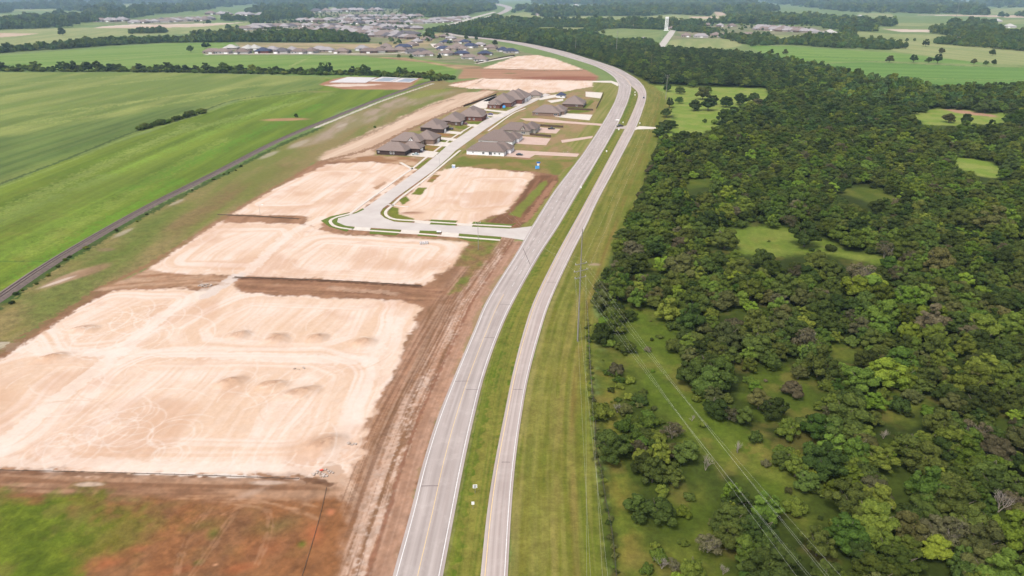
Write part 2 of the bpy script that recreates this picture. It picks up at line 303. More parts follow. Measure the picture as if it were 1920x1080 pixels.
# pale graded lots -------------------------------------------------------------------------------------------------------
S1, S2, S3 = (251,228,211), (235,200,169), (220,176,144)
def lot(pts, cells=(), seed=0, soft=1.0, rough=2.6, k=1.0, warm=0.0):
    poly = GL(pts); m = sel(poly, 5)
    if len(m) == 0: return
    x, y = X[m], Y[m]; sd = sdpoly(x, y, poly)+rough*2*(fbm(x/5, y/5, 3, 5+seed)-0.5)+rough*.6*(vn(x/1.1, y/1.1, 7)-.5)
    sd = sd+1.6*(fbm(x/1.6, y/1.6, 3, 17)-.5)*ss(6, 0, np.abs(sd)); a = ss(soft, -soft, sd)*k; wx = x+5*(fbm(x/25, y/25, 2, 8+seed)-.5)*2; wy = y+5*(fbm(x/25, y/25, 2, 9+seed)-.5)*2
    big = fbm(x/28, y/28, 3, 3+seed)
    # straight passes of the grader along the long side of the site
    ux, uy = 0.13, 0.991; al = wx*ux+wy*uy; ac = wy*ux-wx*uy
    n = 0.5*fbm(al/50, ac/1.0, 3, 21+seed)+0.5*fbm(al/45, ac/4.5, 3, 22+seed)
    t = ss(.30, .66, n*.7+.3*big+warm)
    # loops round each cell
    for ci, cpts in enumerate(cells):
        cp_ = GL(cpts); gx_ = sum(q[0] for q in cp_)/len(cp_); gy_ = sum(q[1] for q in cp_)/len(cp_); cp_ = [(gx_+(q[0]-gx_)*.66, gy_+(q[1]-gy_)*.66) for q in cp_]
        s2 = sdpoly(x, y, cp_); d2 = s2+3.5*(fbm(x/16, y/16, 2, 50+ci)-.5); ho = 11+3*(ci % 3)
        mm = ss(-1.5, 1.5, d2)*ss(ho+3, ho-3, d2)*(.45+.55*ss(.3, .6, fbm(al/30, d2/6, 2, 57+ci)))
        nl = .45*fbm(d2/1.0, al/40, 3, 25+ci)+.55*fbm(d2/3.6, al/50, 3, 26+ci)
        t = t*(1-mm)+ss(.36, .62, nl)*mm
        inn = ss(-2, -8, s2); t = t*(1-.25*inn)+.25*inn*(.35+.5*big)+.16*inn
    fine = fbm(x/.8, y/.8, 2, 33)
    t = np.clip(t*.85+.34*(fine-.5), 0, 1)[:, None]
    col = A(*S1)*(1-t)+A(*S2)*t; b2 = (ss(.5, .75, fbm(x/15, y/15, 3, 60+seed))*(.35+.6*fbm(al/30, ac/.9, 3, 63)))[:, None]*.75; col = col*(1-b2)+A(*S3)*b2
    blend(m, a, col, 0); RID[m[a > .5]] = rid('bare_lot')
P1 = [(-260,860),(-60,714),(0,672),(100,608),(180,562),(212,545),(340,538),(388,546),(436,520),(452,549),(600,556),(745,562),(790,578),(772,625),(735,700),(703,775),(672,828),(672,862),(655,885),(626,902),(560,896),(300,886),(0,880),(-260,872)]
lot(P1, [[(80,610),(215,548),(375,545),(235,655),(110,668)],[(320,620),(445,556),(740,566),(720,640),(640,660),(330,645)],[(230,670),(640,672),(700,690),(640,860),(60,860),(40,840)],[(-200,860),(-200,760),(60,672),(190,668),(20,850)]], 1)
lot([(272,510),(300,486),(405,416),(560,419),(592,428),(640,440),(880,452),(886,460),(850,496),(792,534),(700,529),(440,516),(330,514)], [[(300,505),(400,425),(545,425),(560,440),(470,508)],[(480,510),(580,445),(860,460),(790,525)]], 2)
lot([(428,403),(500,362),(612,308),(690,303),(756,310),(782,318),(712,372),(672,397),(640,403),(612,412),(596,430),(575,420),(580,406),(470,403)], [[(450,398),(610,315),(690,312),(560,398)]], 3)
lot([(741,385),(790,340),(828,318),(868,313),(1000,325),(1004,332),(965,385),(950,396),(905,414),(880,420),(745,411),(724,400)], [[(860,400),(900,330),(990,330),(940,390)]], 4)
lot([(838,160),(905,147),(1112,152),(1110,162),(1062,171),(1010,176),(960,170),(880,166)], [], 5, warm=-.05)
lot([(905,128),(970,105),(1008,103),(1040,110),(1094,130),(1050,131.5)], [], 6, warm=.0, soft=2)
P([(858,148),(870,128),(1100,131.5),(1122,143),(1116,151),(905,146)], (196,150,120), (178,130,100), soft=2, rough=2, ns=15, d=((860,140),(1100,142)), la=60, lb=6, grass=.1, k=.85)
P([(950,145),(1060,142),(1118,144),(1116,151),(1000,148)], (150,92,70), (176,120,92), soft=5, rough=4, ns=18, d=((860,140),(1100,142)), la=60, lb=6, grass=0, k=.9)
line([(905,128.5),(1000,131.5),(1090,132.5)], 6, (128,118,80), .6, .8, 2.5); spot(955,137.5,12,7,(122,122,72),.9,1); spot(880,129,24,5,(126,124,72),.8,1)
line([(838,166),(900,167),(960,171)], 5, (116,122,62), .9, .8, 2)
line([(893,157),(906,148)], 2.2, (168,136,112), 0, .8, .6)
def arc(px, py, R, a0, a1, w, c, k):
    cx, cy = G(px, py); n = 14
    line([(cx+R*math.cos(a0+(a1-a0)*i/n), cy+R*math.sin(a0+(a1-a0)*i/n)) for i in range(n+1)], w, c, 0, k, .12, True, step=1.0)
# haul roads and tracks across the lots
SW = (252,236,222)
line([(388,542),(300,596),(222,662),(120,740),(10,830),(-60,880)], 5.5, SW, 0, .55, .8); line([(170,662),(235,660),(400,665),(560,672),(690,676)], 5, SW, 0, .5, 1); 
line([(690,676),(740,600)], 5, SW, 0, .35, 1.5); line([(700,690),(620,860)], 5, SW, 0, .3, 1.5)
line([(0,868),(300,874),(560,882),(640,880)], 4, SW, 0, .35, 1.5); line([(0,648),(150,662),(220,662)], 5, SW, 0, .4, 1.5); line([(605,408),(540,440),(470,505),(440,518)], 5, SW, 0, .5, 1)
line([(620,880),(655,940),(690,1000),(720,1060)], 4.5, (206,170,142), 0, .75, .8); line([(640,900),(690,950),(740,1000)], 1.0, (214,182,156), 0, .7, .3); line([(655,900),(720,960),(750,985)], .8, (214,182,156), 0, .6, .3); line([(640,930),(672,990)], .7, (136,98,72), 0, .6, .3)
for (px, py, rx, ry, ro) in ((150,617,5,3.2,.3),(98,668,5,2.8,.4),(446,628,4,3.6,.6),(515,634,4.2,3.8,.8),(592,633,4.2,3.2,.3),(680,641,4.6,3.6,.2),(505,722,5,3,.2),(430,715,5,3,.5),(560,735,6,3,.4),(610,830,6,3.5,.5)):
    spot(px, py, rx*1.7, ry*1.9, (232,198,168), .6, 0, 0, .9, ro); spot(px+3, py+2, rx*1.2, ry*1.3, (220,180,148), .8, 0, 1.3, .6, ro, (188,146,116)); [arc(px+4*j-4, py+2*j-2, rx*(.6+.37*j), (px*1.7+j*1.9) % 6.28, (px*1.7+j*1.9) % 6.28+1.3+.4*j, .35, (232,196,166) if j % 2 else (252,234,218), .4) for j in range(3)]
for (px, py, rx, ry) in ((575,436,5,3.4),(870,330,7,5),(868,355,6,5),(815,372,8,5),(820,396,4.5,3),(858,396,5,3),(835,345,7,4),(640,352,13,7),(690,326,9,5),(610,380,14,8),(560,395,9,5),(660,345,16,8),(770,455,6,3),(680,455,6,3),(740,448,8,3),(905,455,8,4)):
    spot(px, py, rx, ry, (232,196,168), .6, 0, .25, .8, .3, (214,176,148))
spot(770,400,9,3.5,(176,134,108),.9,0,.6,.5,.1,(160,118,92))
# swirl tracks left by the machines
LOTW = [GL([(60,650),(210,560),(440,560),(745,575),(640,860),(60,860)]), GL([(330,500),(420,430),(600,440),(850,462),(780,520)])]
r_ = random.Random(3); _arc = arc
def arc(px, py, *a):
    if any(inpoly(*G(px, py), l) for l in LOTW): _arc(px, py, *a)
for i in range(26):
    arc(r_.uniform(90,330), r_.uniform(770,860), r_.uniform(2.5,7), r_.uniform(0,6), r_.uniform(7,9.5), .3, SW, .35)
for i in range(60):
    px = r_.uniform(60,690); py = r_.uniform(590,860); a = r_.uniform(0,6.28); arc(px, py, r_.uniform(6,18), a, a+r_.uniform(.7,1.7), .35, SW if i % 4 else (224,190,160), .4)
for i in range(40):
    px = r_.uniform(330,850); py = r_.uniform(425,515); a = r_.uniform(0,6.28); arc(px, py, r_.uniform(5,13), a, a+r_.uniform(.6,1.5), .45, SW if i % 4 else (226,192,164), .4)
for i in range(14):
    arc(r_.uniform(150,330), r_.uniform(570,640), r_.uniform(5,18), r_.uniform(0,6), r_.uniform(7,9), .4, SW, .5)
# brown rim, berms, rubble along the lot edges
line([(180,545),(290,490),(428,403),(600,302)], 3, (160,120,88), 0, .8, 1); line([(0,664),(182,548)], 4, (150,112,82), 0, .8, 1.6)
P([(435,518),(520,520),(700,531),(800,538),(900,545),(880,585),(790,575),(745,560),(600,554),(452,546)], (178,134,104), (150,110,84), soft=1, rough=1.5, ns=6, d=((440,530),(790,545)), la=22, lb=2, grass=.2)
P([(180,545),(280,505),(330,513),(440,519),(390,542),(340,536),(230,540)], (168,124,92), (200,164,134), soft=1.2, rough=1.6, ns=5, d=((190,545),(440,525)), la=16, lb=2.4, grass=.2)
line([(446,516),(425,530),(385,556)], 5, (232,216,204), 0, .85, .7); line([(440,521),(600,527),(790,537)], 1.3, (92,64,48), 0, .8, .5); line([(430,404),(560,410)], 1.6, (120,94,70), 0, .8, .6)
line([(460,531),(620,540),(760,552)], 3, (206,172,146), 0, .6, 1.2, brk=.5); line([(210,532),(300,526),(420,532)], 2.5, (212,182,158), 0, .6, 1.2, brk=.48); line([(0,884),(300,893),(560,900),(620,908)], 1.6, (112,78,56), 0, .85, .5); line([(0,888),(300,897),(560,905)], 2.5, (206,170,144), 0, .6, .9, brk=.4)
line([(0,880.5),(300,888),(560,897)], .9, (250,240,230), 0, .7, .5, brk=.45)
# brown shoulder by the highway
P([(895,462),(970,452),(985,452),(950,498),(905,560),(860,640),(790,800),(735,1000),(690,1190),(600,1190),(660,960),(705,800),(790,585),(840,545)], (180,136,108), (150,112,84), soft=1.2, rough=2, ns=6, d=((740,1000),(900,560)), la=26, lb=2.2, grass=.1, reg='bare_soil')
LCs = [q for q in LCl if proj(q[0], q[1], 0)[1] > 440]; mk = sel(LCs, 26); dl, al = dline(X[mk], Y[mk], LCs); dl = -dl; w = (RID[mk] == rid('bare_soil'))*ss(0, .4, dl)*ss(21, 16, dl)
st = fbm(al/22, dl/.55, 3, 131); pt = fbm(al/9, dl/2.2, 3, 133); fine = fbm(X[mk]/.7, Y[mk]/.7, 2, 135)
a = w*ss(.42, .66, st*.55+pt*.3+fine*.25)*(.35+.5*ss(13, 9, dl)); blend(mk, a, A(214,180,156)[None, :], 0)
a = w*ss(.52, .68, pt*.5+fine*.5)*ss(13, 8, dl)*ss(3.5, 7, dl)*.4; blend(mk, a, A(234,212,196)[None, :], 0)
a = w*ss(.48, .64, fbm(al/40, dl/.45, 3, 137))*.55; blend(mk, a, A(128,90,66)[None, :], 0)
LCd = [q for q in LCl if proj(q[0], q[1], 0)[1] > 462]; line(offset(LCd, -2.6), 4.6, (186,144,118), 0, .7, .8, True); line(offset(LCd, -5.2), .8, (150,104,80), 0, .8, .4, True)
P([(880,456),(940,452),(905,500),(860,545),(842,552),(880,500),(850,500)], (124,128,58), (150,118,82), soft=1.5, rough=2, ns=7, la=6, grass=.9)
P([(632,440),(940,450),(930,462),(880,455)], (150,132,82), None, soft=1, rough=1, k=.4)
# berm right of the fourth lot
P([(905,415),(950,398),(1002,330),(1046,328),(1048,340),(1000,405),(975,428),(935,424)], (150,108,80), (126,90,64), soft=1, rough=1.4, ns=6, d=((950,400),(1010,325)), la=18, lb=1.6, grass=.1)
P([(955,402),(1012,345),(1024,338),(1026,346),(975,408)], (136,146,60), (128,132,58), soft=1, rough=1, ns=6, grass=1); line([(985,415),(1040,340)], 3, (178,132,104), 0, .8, 1)
# ground in the lower left: red soil, grass
P([(-260,905),(0,902),(560,912),(640,930),(660,960),(610,1190),(-260,1190)], (146,103,70), (156,106,68), soft=1.5, rough=2, ns=7, d=((300,1080),(450,930)), la=22, lb=3.5, grass=.35, reg='red_soil')
P([(0,892),(560,906),(640,920),(600,940),(300,935),(0,925)], (150,110,82), (186,146,116), soft=2, rough=2, ns=5, d=((0,890),(560,905)), la=20, lb=1.6, grass=.1)
P([(-260,938),(0,932),(60,925),(150,928),(190,950),(230,985),(190,1030),(140,1080),(120,1190),(-260,1190)], (112,126,36), (92,108,28), soft=4, rough=6, ns=7, la=4, grass=1, reg='grass_patch')
P([(150,935),(230,960),(290,990),(250,1040),(170,1060),(200,990)], (124,112,44), (112,118,36), soft=6, rough=6, ns=7, la=5, grass=1, k=.75)
for q in ((200,1055,6,3.2,(176,104,66)),(255,1030,4,2,(164,104,68)),(330,1070,7,2,(168,102,66)),(500,1030,6,4,(164,104,68)),(590,1000,3,5,(186,110,72)),(620,960,1.6,2,(206,130,92)),(450,1065,6,2,(180,108,68)),(380,985,7,3,(120,104,52)),(400,1000,2.2,3,(108,116,44)),(372,1055,1.6,1.2,(100,112,36)),(566,1020,1.4,1.6,(88,116,28)),(404,1059,.9,.6,(228,170,130)),(520,985,8,4,(124,106,62)),(300,950,9,2.4,(132,104,60))): spot(q[0], q[1], q[2], q[3], q[4], .75, .5 if q[4][1] > q[4][0]*.8 else .05, 0, .7, .3)
for q in ([(395,950),(350,1010),(330,1080)],[(440,960),(380,1050),(350,1090)],[(435,945),(500,955),(505,1000),(480,1060)],[(330,935),(480,938),(570,965)],[(340,930),(500,930),(590,950)],[(420,965),(470,940)],[(360,940),(520,945),(600,975)]):
    for dx in (-4, 4): line([(u+dx, v) for u, v in q], .45, (186,142,108), .1, .42, .35, brk=.3, seed=int(q[0][0]))

spot(470,925,6,2,(214,182,158),.8,0,0,.8,.6); spot(168,908,4,1,(224,196,174),.8,0); spot(505,905,5,1,(226,200,180),.7,0)
# ---------------- highway verges
P(LCr+RCl[::-1], (98,118,32), (114,126,42), soft=.3, rough=.2, world=True, grass=1, reg='median_grass', la=6)
line(offset(RCl, -2.6), 4.5, (150,140,66), 1, .7, 1.5, True); line(offset(LCr, .5), 1.1, (158,148,96), .8, .7, .3, True)
VR = [(1083,1190),(1084,1080),(1100,860),(1112,700),(1120,640),(1110,560),(1118,520),(1150,465),(1180,395),(1200,340),(1215,290),(1232,245)]
P(RCr+MRr[:30]+GL([(1100,100),(1180,136),(1225,158),(1250,176),(1262,200),(1258,235),(1235,262),(1225,300),(1210,345),(1190,400),(1170,445),(1150,480),(1130,520),(1116,580),(1122,640),(1114,690),(1112,790),(1120,860),(1140,980),(1160,1190)]), (114,120,42), (130,126,52), soft=1.5, rough=1.2, ns=8, world=True, grass=1, reg='road_verge', la=9)
mk = sel(RCr, 40); dd, al = dline(X[mk], Y[mk], RCr); w = ss(0, 1, dd)*ss(34, 26, dd)*(RID[mk] == rid('road_verge'))
for lo, hi, c, k in ((0, 2.2, (156,146,84), .8), (4, 7, (150,146,72), .5), (8.6, 11.2, (152,140,74), .7), (12.8, 14.4, (142,116,62), .6), (15, 20, (112,128,40), .5), (22, 30, (126,140,50), .4)):
    a = ss(lo-.5, lo+.5, dd)*ss(hi+.6, hi-.6, dd)*k*w*ss(.25, .6, fbm(al/16, dd/1.5, 3, int(lo)+80)); blend(mk, a, A(*c)[None, :], 1)
a = w*.32*ss(.42, .68, fbm(al/25, dd/.7, 3, 91)); blend(mk, a, A(164,154,86)[None, :], 1); a = w*.32*ss(.45, .7, fbm(al/16, dd/1.0, 3, 95)); blend(mk, a, A(96,110,36)[None, :], 1)
mk = np.nonzero(RID == rid('median_grass'))[0]; dm, al = dline(X[mk], Y[mk], LCr); a = .55*ss(.42, .68, fbm(al/45, dm/.4, 3, 97)); blend(mk, a, A(142,140,62)[None, :], 1); a = .5*ss(.45, .7, fbm(al/45, dm/.5, 3, 98)); blend(mk, a, A(84,108,28)[None, :], 1)
spot(1115,496,3,2,(178,156,132),.95,0); spot(1108,500,6,2.4,(150,148,78),.6,1)
# ---------------- wood floor and clearings
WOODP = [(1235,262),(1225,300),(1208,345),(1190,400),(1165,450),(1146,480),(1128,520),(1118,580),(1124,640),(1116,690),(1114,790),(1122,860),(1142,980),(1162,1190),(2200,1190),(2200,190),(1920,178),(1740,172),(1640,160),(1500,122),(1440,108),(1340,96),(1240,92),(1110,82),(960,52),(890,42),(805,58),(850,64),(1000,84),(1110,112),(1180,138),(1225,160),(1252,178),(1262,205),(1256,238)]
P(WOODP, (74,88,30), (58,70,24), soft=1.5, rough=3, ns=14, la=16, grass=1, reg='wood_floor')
CLEAR = [[(1172,575),(1240,575),(1275,630),(1283,692),(1324,752),(1366,796),(1428,815),(1475,845),(1508,905),(1550,1000),(1495,1000),(1410,910),(1345,866),(1290,828),(1235,772),(1176,704),(1160,630)],
 [(1345,432),(1400,424),(1490,428),(1528,446),(1600,468),(1690,488),(1690,498),(1600,492),(1530,474),(1450,478),(1375,470),(1335,452)],
 [(1225,160),(1300,163),(1437,166),(1442,190),(1392,196),(1352,212),(1348,240),(1310,252),(1268,254),(1240,262),(1256,238),(1262,205),(1252,180)],
 [(1702,212),(1752,203),(1840,208),(1905,214),(1872,233),(1790,236),(1735,234)],[(1772,294),(1800,292),(1850,300),(1897,326),(1893,338),(1830,330),(1790,312)],
 [(1200,484),(1238,480),(1248,510),(1206,514)],[(1278,334),(1342,334),(1346,350),(1290,352)],[(1395,700),(1450,680),(1510,700),(1545,760),(1500,790),(1430,790),(1385,745)],[(1640,735),(1700,730),(1740,760),(1700,790),(1650,775)],
 [(1122,660),(1170,660),(1200,720),(1170,760),(1178,860),(1190,960),(1230,1020),(1330,1000),(1360,1060),(1340,1190),(1160,1190),(1142,980),(1122,860)],[(1240,925),(1330,900),(1350,960),(1340,1010),(1250,1000)],
 [(1550,160),(1640,166),(1700,176),(1640,186),(1560,176)],[(1555,650),(1600,640),(1610,680),(1560,690)],[(1365,560),(1400,555),(1410,580),(1370,585)],[(1560,355),(1640,350),(1690,372),(1640,385)]]
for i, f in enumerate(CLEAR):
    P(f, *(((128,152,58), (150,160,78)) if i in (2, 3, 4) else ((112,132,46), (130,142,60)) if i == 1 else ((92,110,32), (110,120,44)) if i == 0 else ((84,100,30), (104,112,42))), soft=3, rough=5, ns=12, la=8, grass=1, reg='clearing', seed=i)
P([(1770,205),(1800,206),(1870,216),(1868,220),(1800,213)], (190,150,120), None, soft=3, rough=3)
P([(1128,700),(1150,700),(1158,860),(1185,960),(1195,1060),(1165,1060),(1140,920)], (138,124,56), (108,120,42), soft=2.5, rough=2.5, ns=8, la=5, grass=1, k=.8)
line([(1420,840),(1470,860),(1530,905)], 4, (132,120,60), 1, .5, 2); line([(1102,600),(1106,690),(1111,735),(1116,792),(1118,857),(1126,880),(1135,940),(1147,1000),(1155,1080),(1162,1180)], 1.2, (70,74,34), 1, .7, 1.0)
line([(1200,160),(1260,190),(1300,165)], 2, (150,150,80), 1, .4, 1); line([(1222,242),(1195,240)], 2, (210,200,185), 0, .5)
# right fields detail
P([(1500,122),(1620,116),(1800,124),(1990,128),(1990,176),(1740,170),(1640,158),(1560,138)], (104,142,62), (120,154,74), soft=4, rough=4, ns=30, d=((1520,118),(1900,126)), la=260, lb=12, reg='crop_field')
P([(1400,85),(1480,87),(1690,100),(1880,122),(1640,114),(1500,120),(1440,106)], (134,162,78), (112,148,64), soft=4, rough=4, ns=30, d=((1520,118),(1900,126)), la=200, lb=14)
line([(1480,96),(1560,107),(1680,118),(1850,125),(1990,130)], 4, (96,122,60), 1, .8, 2); line([(1560,140),(1700,146),(1990,152)], 9, (150,166,96), 1, .6, 4)
# ---------------- verge lawns beside the concrete streets
VG = [[(656,402.5),(630,409),(622,414),(625,420),(640,426),(663,429.2),(668,427),(648,423.6),(632,417),(634,409.5),(655,404)],[(602,414),(620,406),(656,398),(640,404),(620,411),(617,418),(624,425),(655,431),(650,434),(618,425)],
 [(659,402.5),(680,391),(683,393),(668,400)],[(696,429.5),(752,431.5),(748,435.5),(692,433)],[(694,434),(750,437),(742,441),(693,438.5)],[(787,432.5),(828,434),(824,438.5),(786,436.5)],[(784,438.5),(822,440.5),(818,444),(783,442)],
 [(860,438.5),(940,445),(938,449.5),(862,443.5)],[(858,446),(935,452),(922,456),(880,452)],[(808,412),(858,414),(854,417.5),(806,416)],[(806,418),(856,420),(853,423),(805,421)],[(888,416),(960,421),(968,418),(958,423.5),(884,421)],[(884,423),(958,426.5),(956,429),(885,425.5)],
 [(717,391),(726,390),(723,400),(730,407),(745,411),(775,414),(776,417),(738,415.5),(722,409),(714,400)],[(735,388),(748,390),(748,402),(778,410),(777,413),(742,410.5),(728,404),(727,396)],[(731,381),(744,374),(747,376),(737,382)],[(748,375),(762,368),(768,376),(755,384)],
 [(755,362),(774,349),(778,351),(760,364)],[(772,364),(784,352),(800,352),(790,366)],[(783,340),(804,326),(806,328),(788,342)],[(800,341),(812,328),(826,328),(810,342)],[(815,316),(848,291),(851,293),(820,317)],
 [(778,315),(805,296),(809,297.5),(785,316)],[(813,288),(834,274),(838,276),(818,290)],[(779,283),(797,271),(828,272.5),(816,286)],[(852,291.5),(862,281),(866,282.5),(858,292)],[(870,282),(880,280),(873,286),(864,291)],[(862,269),(882,258),(885,260),(866,272)],[(896,243),(912,248),(906,250),(890,246)],
 [(814,250),(828,249),(862,252),(857,256),(820,254)],[(822,262),(846,264),(842,267),(820,266)],[(854,235),(886,238),(878,244),(852,240)],[(876,229),(918,226),(904,233),(873,232)],[(915,218),(942,220),(934,222),(914,221)],[(912,207),(948,211),(958,215),(915,210)],[(940,204),(958,196),(962,197),(948,207)],
 [(930,186),(950,184),(955,187),(934,190)],[(858,308),(862,303)],[(1060,202),(1098,204),(1115,190),(1108,186),(1100,196)],[(1063,213),(1104,210),(1112,205),(1070,206)]]
VB = [[(720,383),(724,381)],[(640,372),(660,360)]]
for i, f in enumerate(VG):
    if len(f) > 2: P(f, *(((108,122,34), (126,130,48)) if i not in (15, 17, 19, 20, 28, 24, 29) else ((138,128,58), (170,124,80))), soft=.45, rough=.5, ns=3, la=5, grass=1, seed=i, reg='lawn_strip')
for f in ([(690,377),(712,362),(716,364),(696,379)],[(700,352),(720,340),(726,343),(706,356)],[(736,345),(757,330),(760,332),(742,347)]): P(f, (206,166,138), (186,146,112), soft=.6, rough=1, ns=4, la=4, grass=.1)
# ---------------- mesh
mot = .5*fbm(X/2.4, Y/2.4, 3, 141)+.5*fbm(X/.9, Y/.9, 2, 143)-.5; fadeY = ss(500, 120, Y); soil = np.isin(RID, [rid('bare_soil'), rid('red_soil'), rid('yard_grass')]); rgh = RID == rid('rough_grass'); verge = np.isin(RID, [rid('road_verge'), rid('median_grass')]); C *= (1+mot*(.75*GR*np.where(verge, .7, 1)+.16+.55*soil+.3*rgh)*fadeY)[:, None]
fm = (RID == rid('crop_field')) | (RID == rid('hay_field')); (ax_, ay_), (bx_, by_) = GL([(0,554),(407,323)]); L_ = math.hypot(bx_-ax_, by_-ay_); ux_, uy_ = (bx_-ax_)/L_, (by_-ay_)/L_
al_ = X[fm]*ux_+Y[fm]*uy_; ac_ = Y[fm]*ux_-X[fm]*uy_+4*(fbm(X[fm]/80, Y[fm]/80, 2, 5)-.5)
C[fm] *= (1+(.30*(fbm(al_/140, ac_/1.3, 2, 151)-.5)+.34*(fbm(al_/90, ac_/7, 3, 153)-.5)+.30*(fbm(X[fm]/18, Y[fm]/30, 3, 155)-.5))*ss(1100, 500, Y[fm]))[:, None]
tram = ss(.86, .97, np.abs(((ac_/11) % 1)-.5)*2)*ss(420, 250, Y[fm])*.10; C[fm] *= (1-tram)[:, None]
dry = ss(.55, .75, fbm(X/6, Y/6, 4, 147))*GR*fadeY*np.where(verge, .10, .34); C[:] = C*(1-dry[:, None])+A(146,128,70)[None, :]*dry[:, None]
jx = vn(X/3, Y/3, 5); Z += 0.05*(fbm(X/7, Y/7, 2, 71)-.5)
idx = np.arange(N0).reshape(NR, NS)
fq = np.stack([idx[:-1, :-1], idx[:-1, 1:], idx[1:, 1:], idx[1:, :-1]], -1).reshape(-1, 4)
fr = np.maximum.reduce([RID[fq[:, 0]]*0, RID[fq[:, 0]]])
rm, N, L, b = newmat('ground_cover', .95, .1)
at = N.new('ShaderNodeAttribute'); at.attribute_name = 'cover'; tc = N.new('ShaderNodeTexCoord')
def noise(scale, det=4, vec=None, rough=.6):
    n = N.new('ShaderNodeTexNoise'); n.inputs['Scale'].default_value = scale; n.inputs['Detail'].default_value = det; n.inputs['Roughness'].default_value = rough
    L.new(vec or tc.outputs['Object'], n.inputs['Vector']); return n.outputs['Fac']
def math_(op, a, b_=None, c=None):
    m = N.new('ShaderNodeMath'); m.operation = op
    for i, v in enumerate((a, b_, c)):
        if v is None: continue
        if hasattr(v, 'links'): L.new(v, m.inputs[i])
        else: m.inputs[i].default_value = v
    return m.outputs[0]
n1 = noise(1.6, 5, rough=.7); n2 = noise(.33, 4); n3 = noise(6.0, 3)
s = math_('ADD', math_('MULTIPLY', n1, .5), math_('ADD', math_('MULTIPLY', n2, .25), math_('MULTIPLY', n3, .25)))
amp = math_('MULTIPLY_ADD', at.outputs['Alpha'], 1.5, .42)
val = math_('ADD', math_('MULTIPLY', math_('SUBTRACT', s, .5), amp), 1.0)
mx = N.new('ShaderNodeVectorMath'); mx.operation = 'SCALE'; L.new(at.outputs['Color'], mx.inputs[0]); L.new(val, mx.inputs['Scale'])
L.new(mx.outputs[0], b.inputs['Base Color'])
bp = N.new('ShaderNodeBump'); bp.inputs['Distance'].default_value = .25; L.new(math_('MULTIPLY_ADD', at.outputs['Alpha'], .5, .12), bp.inputs['Strength']); L.new(s, bp.inputs['Height']); L.new(bp.outputs['Normal'], b.inputs['Normal'])
LAB = {'ground': 'pale green pasture and open country between the woods', 'crop_field': 'green crop fields with faint rows', 'hay_field': 'bright green hay field left of the railway', 'bare_lot': 'pale graded sandy building lots', 'bare_soil': 'brown churned soil round the graded lots', 'red_soil': 'reddish soil below the graded lots', 'grass_patch': 'green grass patch in the red soil corner', 'rough_grass': 'brownish rough grass between the railway and the lots', 'median_grass': 'green grass median between the two carriageways', 'road_verge': 'mown olive grass verge along the highway', 'wood_floor': 'dark grassy floor under the wood', 'clearing': 'grassy clearings in the wood', 'yard_grass': 'dry lawns round the new houses', 'lawn_strip': 'green lawn strips beside the concrete street', 'bare_field': 'pale bare fields far away', 'bare_plot': 'reddish bare plot round the concrete slabs'}
for ri, nm in enumerate(REG):
    ff = fq[fr == ri]
    if len(ff) == 0: continue
    u, inv = np.unique(ff, return_inverse=True); inv = inv.reshape(ff.shape)
    me = bpy.data.meshes.new(nm); me.vertices.add(len(u)); me.vertices.foreach_set('co', np.stack([X[u], Y[u], Z[u]], -1).astype(np.float32).ravel())
    me.loops.add(ff.size); me.loops.foreach_set('vertex_index', inv.ravel().astype(np.int32))
    me.polygons.add(len(ff)); me.polygons.foreach_set('loop_start', np.arange(0, ff.size, 4, dtype=np.int32))
    me.update(calc_edges=True); ca = me.attributes.new('cover', 'FLOAT_COLOR', 'POINT')
    ca.data.foreach_set('color', np.concatenate([C[u], GR[u][:, None]], 1).astype(np.float32).ravel())
    me.polygons.foreach_set('use_smooth', np.ones(len(ff), bool)); me.materials.append(rm)
    o = bpy.data.objects.new(nm, me); COL.objects.link(o); tag(o, LAB.get(nm, nm), 'ground', kind='structure')
